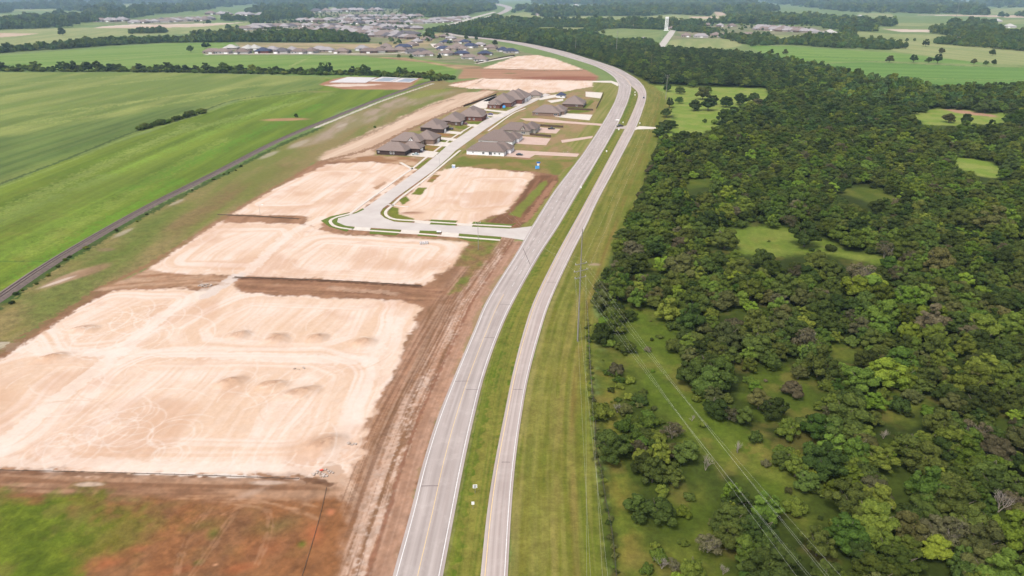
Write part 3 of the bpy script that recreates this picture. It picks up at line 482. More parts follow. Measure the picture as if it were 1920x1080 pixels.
# ================================================================ roads
def roadmat(name, c, c2, c3, joint=0.0):
    m, N, L, b = newmat(name, .85, .25); tc = N.new('ShaderNodeTexCoord')
    at = N.new('ShaderNodeAttribute'); at.attribute_name = 'lane'
    sx = N.new('ShaderNodeSeparateXYZ'); L.new(at.outputs['Vector'], sx.inputs[0])
    cm = N.new('ShaderNodeCombineXYZ'); ma = N.new('ShaderNodeMath'); ma.operation = 'MULTIPLY'; ma.inputs[1].default_value = 9.0; L.new(sx.outputs[0], ma.inputs[0])
    mb = N.new('ShaderNodeMath'); mb.operation = 'MULTIPLY'; mb.inputs[1].default_value = .02; L.new(sx.outputs[1], mb.inputs[0])
    L.new(ma.outputs[0], cm.inputs[0]); L.new(mb.outputs[0], cm.inputs[1])
    n = N.new('ShaderNodeTexNoise'); n.inputs['Scale'].default_value = 1; n.inputs['Detail'].default_value = 4; L.new(cm.outputs[0], n.inputs['Vector'])
    n2 = N.new('ShaderNodeTexNoise'); n2.inputs['Scale'].default_value = .25; n2.inputs['Detail'].default_value = 6; n2.inputs['Roughness'].default_value = .7; L.new(tc.outputs['Object'], n2.inputs['Vector'])
    mx = N.new('ShaderNodeMix'); mx.data_type = 'RGBA'; mx.inputs['A'].default_value = rgba(c); mx.inputs['B'].default_value = rgba(c2)
    r = N.new('ShaderNodeMapRange'); r.inputs['From Min'].default_value = .35; r.inputs['From Max'].default_value = .65; L.new(n.outputs['Fac'], r.inputs['Value']); L.new(r.outputs['Result'], mx.inputs['Factor'])
    m2 = N.new('ShaderNodeMix'); m2.data_type = 'RGBA'; m2.inputs['B'].default_value = rgba(c3); L.new(mx.outputs['Result'], m2.inputs['A'])
    r2 = N.new('ShaderNodeMapRange'); r2.inputs['From Min'].default_value = .5; r2.inputs['From Max'].default_value = .8; r2.inputs['To Max'].default_value = .8; L.new(n2.outputs['Fac'], r2.inputs['Value']); L.new(r2.outputs['Result'], m2.inputs['Factor'])
    w1 = N.new('ShaderNodeMath'); w1.operation = 'MULTIPLY'; w1.inputs[1].default_value = 8*math.pi; L.new(sx.outputs[0], w1.inputs[0]); w2 = N.new('ShaderNodeMath'); w2.operation = 'COSINE'; L.new(w1.outputs[0], w2.inputs[0])
    w3 = N.new('ShaderNodeMath'); w3.operation = 'MULTIPLY_ADD'; w3.inputs[1].default_value = .055; w3.inputs[2].default_value = .98; L.new(w2.outputs[0], w3.inputs[0])
    n3 = N.new('ShaderNodeTexNoise'); n3.inputs['Scale'].default_value = .07; n3.inputs['Detail'].default_value = 3; L.new(tc.outputs['Object'], n3.inputs['Vector']); w4 = N.new('ShaderNodeMath'); w4.operation = 'MULTIPLY_ADD'; w4.inputs[1].default_value = .22; L.new(n3.outputs['Fac'], w4.inputs[0]); w5 = N.new('ShaderNodeMath'); w5.operation = 'SUBTRACT'; w5.inputs[1].default_value = .11; L.new(w3.outputs[0], w5.inputs[0]); L.new(w5.outputs[0], w4.inputs[2])
    vs_ = N.new('ShaderNodeVectorMath'); vs_.operation = 'SCALE'; L.new(m2.outputs['Result'], vs_.inputs[0]); L.new(w4.outputs[0], vs_.inputs['Scale'])
    L.new(vs_.outputs[0], b.inputs['Base Color']); return m
M_asph = roadmat('grey_asphalt', A(208,195,188), A(186,171,164), A(220,207,199))
M_asph2 = roadmat('pale_asphalt', A(212,198,190), A(192,174,166), A(220,206,198))
M_far = mat('pale_road', A(226,216,204), A(206,196,184), .05)
def road(name, Lp, Rp, z, m, label, nx=6):
    V, Fc, UV = [], [], []; s = 0
    for k in range(len(Lp)):
        if k: s += math.hypot(Lp[k][0]-Lp[k-1][0], Lp[k][1]-Lp[k-1][1])
        for i in range(nx+1):
            t = i/nx; V.append((Lp[k][0]*(1-t)+Rp[k][0]*t, Lp[k][1]*(1-t)+Rp[k][1]*t, z+.10*(1-(2*t-1)**2))); UV.append((t, s, 0))
    for k in range(len(Lp)-1):
        for i in range(nx): a = k*(nx+1)+i; Fc.append((a, a+1, a+nx+2, a+nx+1))
    n = len(V)
    for k in range(len(Lp)):
        V += [(Lp[k][0], Lp[k][1], z-.3), (Rp[k][0], Rp[k][1], z-.3)]; UV += [(0, s, 0), (1, s, 0)]
    for k in range(len(Lp)-1):
        a = k*(nx+1); Fc += [(n+2*k, a, a+nx+1, n+2*k+2), (a+nx, n+2*k+1, n+2*k+3, a+2*nx+1)]
    o = meshobj(name, V, Fc, m); at = o.data.attributes.new('lane', 'FLOAT_VECTOR', 'POINT'); at.data.foreach_set('vector', np.array(UV, np.float32).ravel())
    return tag(o, label, 'road', kind='structure')
def lerp2(a, b, t): return [(p[0]*(1-t)+q[0]*t, p[1]*(1-t)+q[1]*t) for p, q in zip(a, b)]
ZR = .12
def padw(Lp, Rp, w):  # widen by a paved edge of w metres
    l2 = [];  r2 = []
    for a, b in zip(Lp, Rp):
        d = math.hypot(b[0]-a[0], b[1]-a[1])+1e-6; ex, ey = (b[0]-a[0])/d*w, (b[1]-a[1])/d*w
        l2.append((a[0]-ex, a[1]-ey)); r2.append((b[0]+ex, b[1]+ey))
    return l2, r2
road('highway_road', *padw(LCl, LCr, .45), ZR, M_asph, 'grey two lane carriageway with yellow centre line beside the lots')
road('side_road', *padw(RCl, RCr, .4), ZR, M_asph2, 'narrow pale grey carriageway with yellow edge line right of the median')
road('merged_road', *padw(MRl, MRr, .4), ZR-.01, M_asph, 'grey highway bending left round the far estate')
road('far_road', FRl, FRr, .3, M_far, 'pale far carriageway running up to the horizon')
M_white = mat('white_paint', (.62,.60,.58), (.46,.44,.43), 1.5); M_yel = mat('yellow_paint', (.62,.44,.20), (.5,.36,.19), 1.5); M_tar = mat('tar_seal', A(120,104,104), A(140,124,122), 1.0)
def mline(name, pts, w, z, m, cat='road marking', label=None, dash=None):
    b = MB(); l = offset(pts, -w/2); r = offset(pts, w/2)
    if dash is None: b.strip(l, r, z)
    else:
        for k in range(0, len(pts)-dash[0], dash[0]+dash[1]): b.strip(l[k:k+dash[0]+1], r[k:k+dash[0]+1], z)
    return tag(b.build(name, m), label, cat, kind='structure')
zl = ZR+.02
def inner(a, b, t0): return lerp2(a, b, t0)
mline('edge_marking', inner(LCl, LCr, .035), .15, ZR+.035, M_white, label='white edge line left side of the two lane carriageway')
mline('edge_marking', inner(LCl, LCr, .965), .17, ZR+.035, M_white, label='white edge line beside the median')
nY = next(i for i, q in enumerate(LCl) if proj(q[0], q[1], 0)[1] < 560)
cl = inner(LCl, LCr, .5)
mline('centre_marking', cl[:nY+1], .11, ZR+.125, M_yel, label='yellow centre line of the two lane carriageway')
cf = catmull(cl[nY+2:], 1.0); mline('lane_marking', inner(LCl, LCr, .36)[nY+6:], .11, ZR+.12, M_white, dash=(1, 2), label='dashed white lane line')
mline('lane_marking', inner(LCl, LCr, .66)[nY+2:], .11, ZR+.12, M_white, dash=(1, 2), label='dashed white lane line nearer the median')
mline('edge_marking', inner(RCl, RCr, .10), .14, ZR+.06, M_yel, label='yellow edge line of the narrow carriageway')
mline('edge_marking', inner(RCl, RCr, .955), .15, ZR+.045, M_white, label='white edge line of the narrow carriageway')
mline('edge_marking', inner(MRl, MRr, .03), .25, ZR+.03, M_white, label='white edge line of the bending highway'); mline('edge_marking', inner(MRl, MRr, .97), .25, ZR+.03, M_white, label='white outer edge line of the bending highway')
mline('lane_marking', inner(MRl, MRr, .35), .22, ZR+.11, M_white, dash=(1, 2), label='dashed white line of the bending highway'); mline('centre_marking', inner(MRl, MRr, .5), .35, ZR+.11, M_yel, label='yellow line of the bending highway')
def cross(Lp, Rp, py, t0, t1, w=.18):
    k = min(range(len(Lp)), key=lambda i: abs(proj(Lp[i][0], Lp[i][1], 0)[1]-py)); a, c = Lp[k], Rp[k]; b = MB(); n = 6
    pts = [(a[0]*(1-t)+c[0]*t, a[1]*(1-t)+c[1]*t) for t in [t0+(t1-t0)*i/n for i in range(n+1)]]
    l = offset(pts, -w/2); r = offset(pts, w/2); zz = [ZR+.10*(1-(2*(t0+(t1-t0)*i/n)-1)**2)+.03 for i in range(n+1)]
    V = [(p[0], p[1], z) for p, z in zip(l, zz)]+[(p[0], p[1], z) for p, z in zip(r, zz)]
    b.add(V, [(k, n+1+k, n+2+k, k+1) for k in range(n)]); tag(b.build('road_crack', M_tar), 'dark sealed crack across the carriageway', 'road marking', kind='structure')
for py, a, b_ in ((722,.05,.55),(724,.55,.97),(907,.05,.5),(628,.5,.95),(576,.55,.97)): cross(LCl, LCr, py, a, b_)
for py, a, b_ in ((735,.2,.85),(866,.3,.8),(528,.2,.9)): cross(RCl, RCr, py, a, b_)
k0 = G(981,467); k1 = G(994,497); tag(MB().strip(offset([k0, k1], -.12), offset([k0, k1], .12), ZR+.12).build('road_crack', M_tar), 'dark diagonal seam across the lanes by the side street', 'road marking', kind='structure')
# ---------------------------------------------------------------- concrete street, pavements, drives
M_conc = mat('concrete_street', A(232,222,214), A(218,206,198), .12); M_walk = mat('pale_concrete', A(250,240,226), A(236,222,208), .4); M_patio = mat('pinkish_patio', A(234,204,188), A(222,190,172), .2)
def poly(name, pts, z, m, label, cat, t=.3):
    return tag(MB().prism(GL(pts), z-t, z).build(name, m), label, cat, kind='structure')
poly('street', [(1003,418),(1001,424),(984,426.2),(960,428.8),(886,424.5),(840,423),(776,418),(750,417),(739,415.8),(722,409.5),(713.4,402.5),(713.2,398),(718,390.6),(723,387),(731,381),(742.5,371),(815.6,318),(840,296.5),(853.5,283.2),(908.8,243.2),(938,224),(965.6,208.2),(1018,183),(1032,177),(1022,175.5),(974,199),(936,213.5),(908.8,225.6),(843,269),(821,289),(786,317.5),(712.5,370),(693.7,384),(680.6,392.5),(668,399),(656,402),(641,404.7),(632,409.4),(630,414),(635.6,419.7),(647,423.4),(665.6,425.3),(698.4,427.4),(752,430.9),(778,432.2),(840,435.8),(863,438),(938.5,444),(960,447),(983,450.6),(990,446)], .10, M_conc, 'pale concrete street bending from the highway up between the new houses', 'street')
def walk(pts, w, label, step=3, z=.15):
    c = [(q[0], q[1]) for q in catmull(GL(pts), step)]
    return tag(MB().strip(offset(c, -w/2), offset(c, w/2), z, 0, .3).build('pavement', M_walk), label, 'pavement', kind='structure')
walk([(890,233),(852,256),(828,273.7),(799,295.6),(775,315),(750,332),(690,375.6),(671,389.7),(657,400.6),(639,405),(626,409.5),(619,415),(625,423),(640,427.6),(662,430.4)], 1.5, 'narrow pavement round the outer corner of the concrete street')
walk([(660,430.2),(694,432.6),(752,436.7),(784,438.7),(860.6,444.6),(938,450.6)], 1.6, 'straight pavement along the lower side of the cross street')
walk([(863,282),(840,301),(800,334),(768,358),(750,372),(736,385),(726,393.4),(722.6,400),(727,406.4),(741,411.5),(776,414),(820,417.2),(886,421.2),(959,425)], 1.5, 'pavement curving round the inner corner of the cross street')
walk([(915,246),(960,214),(985,203)], 1.5, 'pavement before the right hand houses'); walk([(925,222),(970,200),(990,190)], 1.5, 'pavement before the far left houses')
walk([(751,305),(773,317),(782,318)], 2.0, 'short concrete ramp at the edge of the upper left lot'); walk([(842,318),(851,318),(860,313.6)], 1.6, 'short kerb piece by the grass yard')
walk([(728,384),(750,387),(766,388)], 1.2, 'little concrete path into the sandy lot')
for d in ([(665.6,425.6),(696,427.4),(692,433),(663,430.6)],[(753,431),(787,433),(785,438.8),(751,436.8)],[(829,435),(861,438),(859,444.4),(827,442)],[(777,417.8),(806,420.5),(808,417),(778,414.4)],[(857,422.8),(885,424.4),(887,421.4),(858,419.6)]): poly('driveway', d, .13, M_walk, 'pale concrete apron between the lawn strips', 'driveway')
for d, l in (([(763,285),(780,280.5),(823,285.5),(812,295.5),(798,294.5),(763,291.8)], 'driveway of the dark brick house'),([(799,271.5),(812,265),(845,268),(839,274.5),(828,274.5)], 'driveway with the silver car'),([(813,256.5),(846,259),(857,260.6),(851,264.4),(818,261)], 'driveway between the third and second left houses'),([(836,245),(868,248.2),(863,252),(831,249.5)], 'driveway with the dark car'),([(872,232),(899,234),(893,238.2),(878,236)], 'driveway of the fourth left house'),([(897,218),(913,218),(926,224),(917,224.6)], 'driveway of the brick house'),([(905,213),(946,216),(942,219.4),(912,217.4)], 'driveway with the blue car'),([(908,204.5),(957,209.5),(950,212.6),(908,207)], 'driveway of the red brick house'),([(955,196),(985,192),(978,197),(962,200)], 'driveway beside the long roof'),([(985,187),(1010,183),(1002,188),(990,190.5)], 'driveway of the white house'),([(880,200.5),(917,182),(935,180),(914,200),(911,204)], 'white patio behind the red brick house'),([(905,190),(928,180),(938,180),(920,190)], 'white slab behind the long roof'),([(1040,219),(1060,212.6),(1111,215.4),(1105,225.6)], 'white patio beside the tan brick house'),([(1098,172),(1130,174),(1126,184.5),(1098,181)], 'pale patio beside the far right house'),([(1008,182),(1046,177),(1050,181),(1012,188)], 'pale forecourt at the top of the street'),([(1026,189),(1056,185),(1056,189),(1034,193)], 'drive before the far right house')): poly('driveway', d, .11, M_walk, 'pale concrete '+l, 'driveway')
for d, l in (([(1010,238.5),(1051,242),(1043,250.4),(1000,248)], 'pinkish patio beside the cream house'),([(972.5,255),(1032.5,260),(1024,272.4),(966,269.4)], 'pinkish patio beside the dark roofed middle house'),([(957,281),(1006,284),(1086,288.5),(1082,294),(1003,290.5),(993,296.4),(946,293)], 'pinkish parking yard and lane beside the white house'),([(975,222),(1010,222),(1070,228),(1133,232.5),(1131,236),(1060,231),(1030,230),(985,226)], 'pinkish gravel lane from the houses to the highway'),([(1052,263),(1112,255),(1110,259),(1054,268)], 'gravel lane from the patio to the highway')): poly('driveway', d, .09, M_patio, l, 'driveway')
M_lawn = mat('clipped_lawn', A(122,138,46), A(96,114,34), .9)
for f in VG[:13]: poly('lawn_strip', f, .118, M_lawn, 'green lawn strip between the pavement and the concrete street', 'lawn')
# crossings and access roads at the highway
poly('access_road', [(1160,156),(1146,151.5),(1112,151.8),(1108,154),(1146,155.2),(1159,162)], .10, M_walk, 'white access road onto the highway by the far lot', 'road')
poly('access_road', [(1190,240),(1199,236.5),(1229,238.6),(1230,241.4),(1195,242.6),(1188,245)], .10, M_walk, 'white access road leading to the dark trees', 'road')
poly('crossover_road', [(1155,239.5),(1180,234.5),(1175,242),(1168,241.6),(1154,241.6)], .14, M_asph2, 'grey crossover between the carriageways', 'road')
poly('access_road', [(1226,96),(1241,95.5),(1262,66),(1268,56),(1256,57),(1249,66)], .25, M_far, 'pale straight road running to the white tower', 'road')
for s in ([(385,103),(420,101.2),(640,101.2),(735,100.6),(765,97)],[(893,119),(940,110),(960,106)]):
    c = [(q[0], q[1]) for q in catmull(GL(s), 20)]; tag(MB().strip(offset(c, -4), offset(c, 4), .2, 0, .3).build('estate_road', M_walk), 'white road along the near edge of the far estate', 'road', kind='structure')
poly('estate_road', [(806,82),(820,82),(838,93),(826,94),(812,88)], .2, M_walk, 'white cul-de-sac among the far houses', 'road')
# ---------------------------------------------------------------- railway
M_bal = mat('railway_ballast', A(150,132,124), A(122,106,100), .8); M_rail = mat('rusty_rail', A(96,76,66), rough=.5, metal=.6)
b = MB(); cs = [(-3.0, .02), (-1.7, .6), (1.7, .6), (3.0, .02)]; Ls = [offset(RAIL, c[0]) for c in cs]; n = len(RAIL)
V = [(p[0], p[1], c[1]) for c, l in zip(cs, Ls) for p in l]; b.add(V, [(k*n+i, (k+1)*n+i, (k+1)*n+i+1, k*n+i+1) for k in range(3) for i in range(n-1)])
rt = empty('railway_track', (0, 0, 0)); tag(rt, 'single railway track on purplish ballast along the hay field', 'railway'); b.build('ballast_bed', M_bal, rt)
for d in (-.75, .75): MB().strip(offset(RAIL, d-.06), offset(RAIL, d+.06), .78, 0, .16).build('rail', M_rail, rt)
# ---------------------------------------------------------------- concrete slabs by the hedgerow
M_slab = mat('white_slab', A(240,236,236), A(226,218,214), .15); M_mem = mat('grey_blue_membrane', A(176,186,198), A(164,172,184), .2)
for (s, i, l) in (([(618,154.8),(652,145),(706,146),(686,155.6)], None, 'plain white foundation slab nearest the hay field'),([(692,152.8),(716,144.8),(751,146.4),(733,154)], [(702,152.2),(720,146.4),(746,147.4),(730,153)], 'middle white foundation slab with grey blue inset'),([(734,154),(753,146.6),(785,147.8),(770,155)], [(745,153.6),(760,147.8),(782,148.6),(768,154.2)], 'foundation slab with grey blue inset nearest the railway')):
    o = tag(MB().prism(GL(s), 0, .5).build('foundation_slab', M_slab), l, 'slab', 'concrete slabs by the hedgerow')
    if i: MB().prism(GL(i), .45, .53).build('membrane', M_mem, o)
# ================================================================ trees
def leafmat(name, c1, c2, c3, rnd=.25, sc=.7):
    m, N, L, b = newmat(name, .85, .08); oi = N.new('ShaderNodeObjectInfo'); at = N.new('ShaderNodeAttribute'); at.attribute_name = 'tone'
    ad = N.new('ShaderNodeMath'); ad.operation = 'ADD'; ad.inputs[1].default_value = 0
    mr = N.new('ShaderNodeMapRange'); mr.inputs['To Min'].default_value = -.3; mr.inputs['To Max'].default_value = .3; L.new(oi.outputs['Random'], mr.inputs['Value'])
    L.new(at.outputs['Fac'], ad.inputs[0]); L.new(mr.outputs['Result'], ad.inputs[1])
    r = N.new('ShaderNodeValToRGB'); r.color_ramp.elements[0].position = .1; r.color_ramp.elements[1].position = .9
    r.color_ramp.elements[0].color = rgba(c1); r.color_ramp.elements[1].color = rgba(c3); e = r.color_ramp.elements.new(.5); e.color = rgba(c2)
    L.new(ad.outputs[0], r.inputs['Fac']); hs = N.new('ShaderNodeHueSaturation'); m2 = N.new('ShaderNodeMath'); m2.operation = 'FRACT'; m3 = N.new('ShaderNodeMath'); m3.operation = 'MULTIPLY'; m3.inputs[1].default_value = 7.31
    L.new(oi.outputs['Random'], m3.inputs[0]); L.new(m3.outputs[0], m2.inputs[0]); m4 = N.new('ShaderNodeMapRange'); m4.inputs['To Min'].default_value = 1-rnd; m4.inputs['To Max'].default_value = 1+rnd
    L.new(m2.outputs[0], m4.inputs['Value']); L.new(m4.outputs['Result'], hs.inputs['Value']); L.new(r.outputs['Color'], hs.inputs['Color'])
    m5 = N.new('ShaderNodeMath'); m5.operation = 'FRACT'; m6 = N.new('ShaderNodeMath'); m6.operation = 'MULTIPLY'; m6.inputs[1].default_value = 13.7; L.new(oi.outputs['Random'], m6.inputs[0]); L.new(m6.outputs[0], m5.inputs[0])
    m7 = N.new('ShaderNodeMapRange'); m7.inputs['To Min'].default_value = .475; m7.inputs['To Max'].default_value = .525; L.new(m5.outputs[0], m7.inputs['Value']); L.new(m7.outputs['Result'], hs.inputs['Hue'])
    L.new(hs.outputs['Color'], b.inputs['Base Color']); return m
LEAF = {'dark': leafmat('dark_leaves', (.023,.036,.008), (.042,.060,.012), (.078,.102,.020)), 'mid': leafmat('mid_green_leaves', (.032,.053,.009), (.064,.093,.014), (.118,.154,.023)),
        'olive': leafmat('olive_leaves', (.040,.046,.014), (.070,.074,.022), (.115,.118,.036)), 'grey': leafmat('grey_brown_twigs', (.042,.040,.018), (.072,.066,.032), (.115,.104,.054), .15),
        'lime': leafmat('lime_leaves', (.046,.074,.009), (.088,.126,.014), (.152,.198,.022), .3), 'deep': leafmat('deep_green_leaves', (.020,.035,.010), (.036,.058,.015), (.060,.090,.022))}
M_bark = mat('bark', (.16,.13,.10), (.09,.075,.06), 3.0); M_dead = mat('bleached_wood', (.30,.265,.225), (.2,.17,.14), 3.0)
def crown_mesh(name, seed, lobes, R, Hh, n, size, base=.5, flat=.75, wisp=0.0, hull=.8):
    r = np.random.default_rng(seed); cs = []; rs = []
    for k in range(lobes):
        a = r.uniform(0, 2*math.pi); q = math.sqrt(r.uniform(0, 1))*R*.62; lr = R*r.uniform(.30, .50)
        top = Hh*(1-.42*(q/R)**2)
        z = r.uniform(max(base+lr*.7, top*.45), max(top-lr*.85, base+lr*.75)) if k > lobes*.45 else top-lr*.9
        cs.append((q*math.cos(a), q*math.sin(a), z)); rs.append(lr)
    cs = []; rs = []; L3 = lobes*3
    for k in range(L3):      # lobes spread over an uneven dome
        if r.uniform() < .2 and k < L3-2: continue
        el = math.asin(min(1, max(-.42, (k+.5)/L3*1.32-.32+r.uniform(-.1, .1)))); a = k*2.399+r.uniform(-.7, .7); lr = R*r.choice([.11, .15, .19, .24, .30])*r.uniform(.85, 1.15); q = R*r.uniform(.52, .86)
        cs.append((q*math.cos(el)*math.cos(a), q*math.cos(el)*math.sin(a), Hh*.36+math.sin(el)*(Hh*.64-lr*.8)*r.uniform(.74, 1.0))); rs.append(lr)
    cs.append((0, 0, Hh*.40)); rs.append(R*.60)
    cs = np.array(cs); rs = np.array(rs); pr = rs**2/np.sum(rs**2)
    k = r.choice(len(rs), n*2, p=pr); d = r.normal(size=(n*2, 3)); d /= np.linalg.norm(d, axis=1)[:, None]; d[:, 2] = np.where(d[:, 2] < -.3, -d[:, 2], d[:, 2])
    rad = rs[k]*(1.02-np.abs(r.normal(0, .15+wisp, n*2))+.10*np.sin(d[:, 0]*7+k)*np.sin(d[:, 1]*7)+.06*np.sin(d[:, 2]*13+2*k))
    p = cs[k]+d*rad[:, None]*np.array([1, 1, flat])
    keep = np.ones(n*2, bool)
    for j in range(len(rs)):
        dd = np.linalg.norm((p-cs[j])/np.array([1, 1, flat]), axis=1); keep &= (k == j) | (dd > rs[j]*.84)
    keep &= p[:, 2] > base*.5
    p = p[keep][:n]; d = d[keep][:n]; kk = k[keep][:n]; m = len(p)
    nr = d*np.array([1, 1, 1.2])+r.normal(0, .42, (m, 3)); nr /= np.linalg.norm(nr, axis=1)[:, None]
    t = np.cross(nr, r.normal(size=(m, 3))); t /= np.linalg.norm(t, axis=1)[:, None]; b = np.cross(nr, t)
    s = size*r.uniform(.55, 1.35, m)[:, None]; s2 = s*r.uniform(.5, .9, m)[:, None]
    V = np.concatenate([p-t*s, p-b*s2+nr*s*.15, p+t*s, p+b*s2+nr*s*.15]).reshape(4, m, 3).transpose(1, 0, 2).reshape(-1, 3)
    lt = r.uniform(.2, .8, len(rs)+1); tone = np.clip(lt[kk]*.45+.35*r.uniform(0, 1, m)+.15, 0, 1)
    Fc = [(4*i, 4*i+1, 4*i+2, 4*i+3) for i in range(m)]; V = V.tolist(); T = np.repeat(tone, 4).tolist()
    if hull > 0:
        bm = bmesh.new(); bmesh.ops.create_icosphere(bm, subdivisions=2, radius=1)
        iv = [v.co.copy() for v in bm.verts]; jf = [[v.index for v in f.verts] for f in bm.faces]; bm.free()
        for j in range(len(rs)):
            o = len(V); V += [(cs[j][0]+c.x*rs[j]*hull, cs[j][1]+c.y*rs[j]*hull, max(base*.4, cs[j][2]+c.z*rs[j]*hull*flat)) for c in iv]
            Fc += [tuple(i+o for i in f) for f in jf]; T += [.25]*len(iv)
    me = bpy.data.meshes.new(name); me.from_pydata(V, [], Fc); a = me.attributes.new('tone', 'FLOAT', 'POINT'); a.data.foreach_set('value', np.array(T, np.float32)); me.update()
    return me
def trunk_mesh(name, seed, h, r0, spread, mt=None):
    r = random.Random(seed); b = MB(); b.tube((0, 0, -.3), (0, 0, h*.45), r0, r0*.75, 7)
    for k in range(4):
        a = k*1.6+r.uniform(-.4, .4); q = (spread*.35*math.cos(a), spread*.35*math.sin(a), h*.75); b.tube((0, 0, h*.40), q, r0*.6, r0*.35, 5)
        a2 = a+r.uniform(-.5, .5); b.tube(q, (spread*.62*math.cos(a2), spread*.62*math.sin(a2), h*1.05), r0*.36, r0*.12, 5)
    me = bpy.data.meshes.new(name); me.from_pydata(b.v, [], b.f); me.materials.append(mt or M_bark); me.update(); return me
def dead_mesh(name, seed, h):
    r = random.Random(seed); b = MB()
    def br(p, d, l, rad, dep):
        q = p+d*l; b.tube(p, q, rad, rad*.62, 5 if dep < 2 else 4, cap=False)
        if dep >= 4: return
        for k in range(3 if dep < 3 else 2):
            n = (d+Vector((r.uniform(-1, 1), r.uniform(-1, 1), r.uniform(-.25, .7)))*.75).normalized(); br(p.lerp(q, r.uniform(.6, 1)), n, l*r.uniform(.6, .85), rad*.58, dep+1)
    for k in range(3): br(Vector((0, 0, -.2)), Vector((r.uniform(-.35, .35), r.uniform(-.35, .35), 1)).normalized(), h*.33, .17, 0)
    me = bpy.data.meshes.new(name); me.from_pydata(b.v, [], b.f); me.materials.append(M_dead); me.update(); return me
NV = 7
CROWN = [crown_mesh('crown_shape', 100+i, [9, 11, 8, 12, 10, 13, 7][i], 4.6, [7.6, 8.4, 6.8, 7.4, 9.2, 7.0, 8.2][i], 11000, .235) for i in range(NV)]
BUSH = [crown_mesh('bush_shape', 200+i, 6+i, 2.6, [2.8, 3.4, 2.4][i], 2000, .22, .2, .8) for i in range(3)]
WISP = [crown_mesh('wispy_shape', 300+i, 8, 4.0, 6.4, 1900, .20, 1.0, .8, .16, .0) for i in range(2)]
FARC = [crown_mesh('clump_shape', 400+i, 7, 4.8, [8, 9, 7.2][i], 420, 1.0, 0, .85, .05, .85) for i in range(3)]
TRUNK = [trunk_mesh('trunk_shape', i, 5.6, .28, 4.0) for i in range(3)]; STEM = [trunk_mesh('stem_shape', 9, 2.0, .10, 2.0)]; DEADW = [dead_mesh('dead_shape', i, 7.0) for i in range(3)]
WTRUNK = [dead_mesh('bare_limb_shape', 20+i, 6.0) for i in range(2)]
for me in CROWN+BUSH+WISP+FARC: me.materials.append(LEAF['dark'])
def child(name, me, parent, m=None):
    o = bpy.data.objects.new(name, me); COL.objects.link(o); o.parent = parent
    if m: o.material_slots[0].link = 'OBJECT'; o.material_slots[0].material = m
    return o
def make_tree(kind, sp, v, x, y, s, rz, label, group, cat='tree', z=0.0, name=None, hs=1.0):
    root = empty(name or {'tree': 'broadleaf_tree', 'bush': 'shrub', 'wisp': 'sparse_tree', 'dead': 'dead_tree'}[kind], (x, y, z), rz, s); root.scale = (s*rt_.uniform(.82, 1.18), s*rt_.uniform(.82, 1.18), s*hs)
    tag(root, label, cat, group)
    if kind == 'tree': child('crown', CROWN[v % NV], root, LEAF[sp]); child('trunk', TRUNK[v % 3], root)
    elif kind == 'bush': child('foliage', BUSH[v % 3], root, LEAF[sp]); child('stem', STEM[0], root)
    elif kind == 'wisp': child('crown', WISP[v % 2], root, LEAF[sp]); child('branches', WTRUNK[v % 2], root)
    else: child('branches', DEADW[v % 3], root)
    return root
# ---------------- where trees stand
T = []      # x, y, scale, species, kind, source
rt_ = random.Random(21)
CLW = [GL(c) for c in CLEAR]; WOODW = GL(WOODP)
BELT = GL([(1240,262),(1228,300),(1210,345),(1192,400),(1168,450),(1150,480),(1132,520),(1120,580),(1128,625),(1165,640),(1172,572)])
def free(x, y, ks=(1.0, 1.035, 1.07)):
    x += rt_.uniform(-4, 4); y += rt_.uniform(-4, 4)*(1+y/400)
    return not any(inpoly(x*k, y*k, c) for k in ks for c in CLW)
def species(x, y):
    n = vn(np.array([x/26.]), np.array([y/26.]), 300)[0]; u = rt_.random()
    if u < .05+.10*(n > .70): return 'lime'
    if u < .15: return 'olive'
    if u < .17: return 'grey'
    return 'dark' if rt_.random() < .66-.3*(n-.5) else 'mid'
def scatter(poly, sp, f, keep=1.0, jit=.42):
    xs = [q[0] for q in poly]; ys = [q[1] for q in poly]; y = min(ys); row = 0
    while y < max(ys):
        x = min(xs)+(row % 2)*sp*.5
        while x < max(xs):
            px, py = x+rt_.uniform(-jit, jit)*sp, y+rt_.uniform(-jit, jit)*sp
            if rt_.random() < keep and inpoly(px, py, poly): f(px, py)
            x += sp
        y += sp*.87; row += 1
def inframe(x, y, z=4, mg=60):
    a, b, c = proj(x, y, z); return c > 0 and -mg < a < 1920+mg and -mg < b < 1080+mg
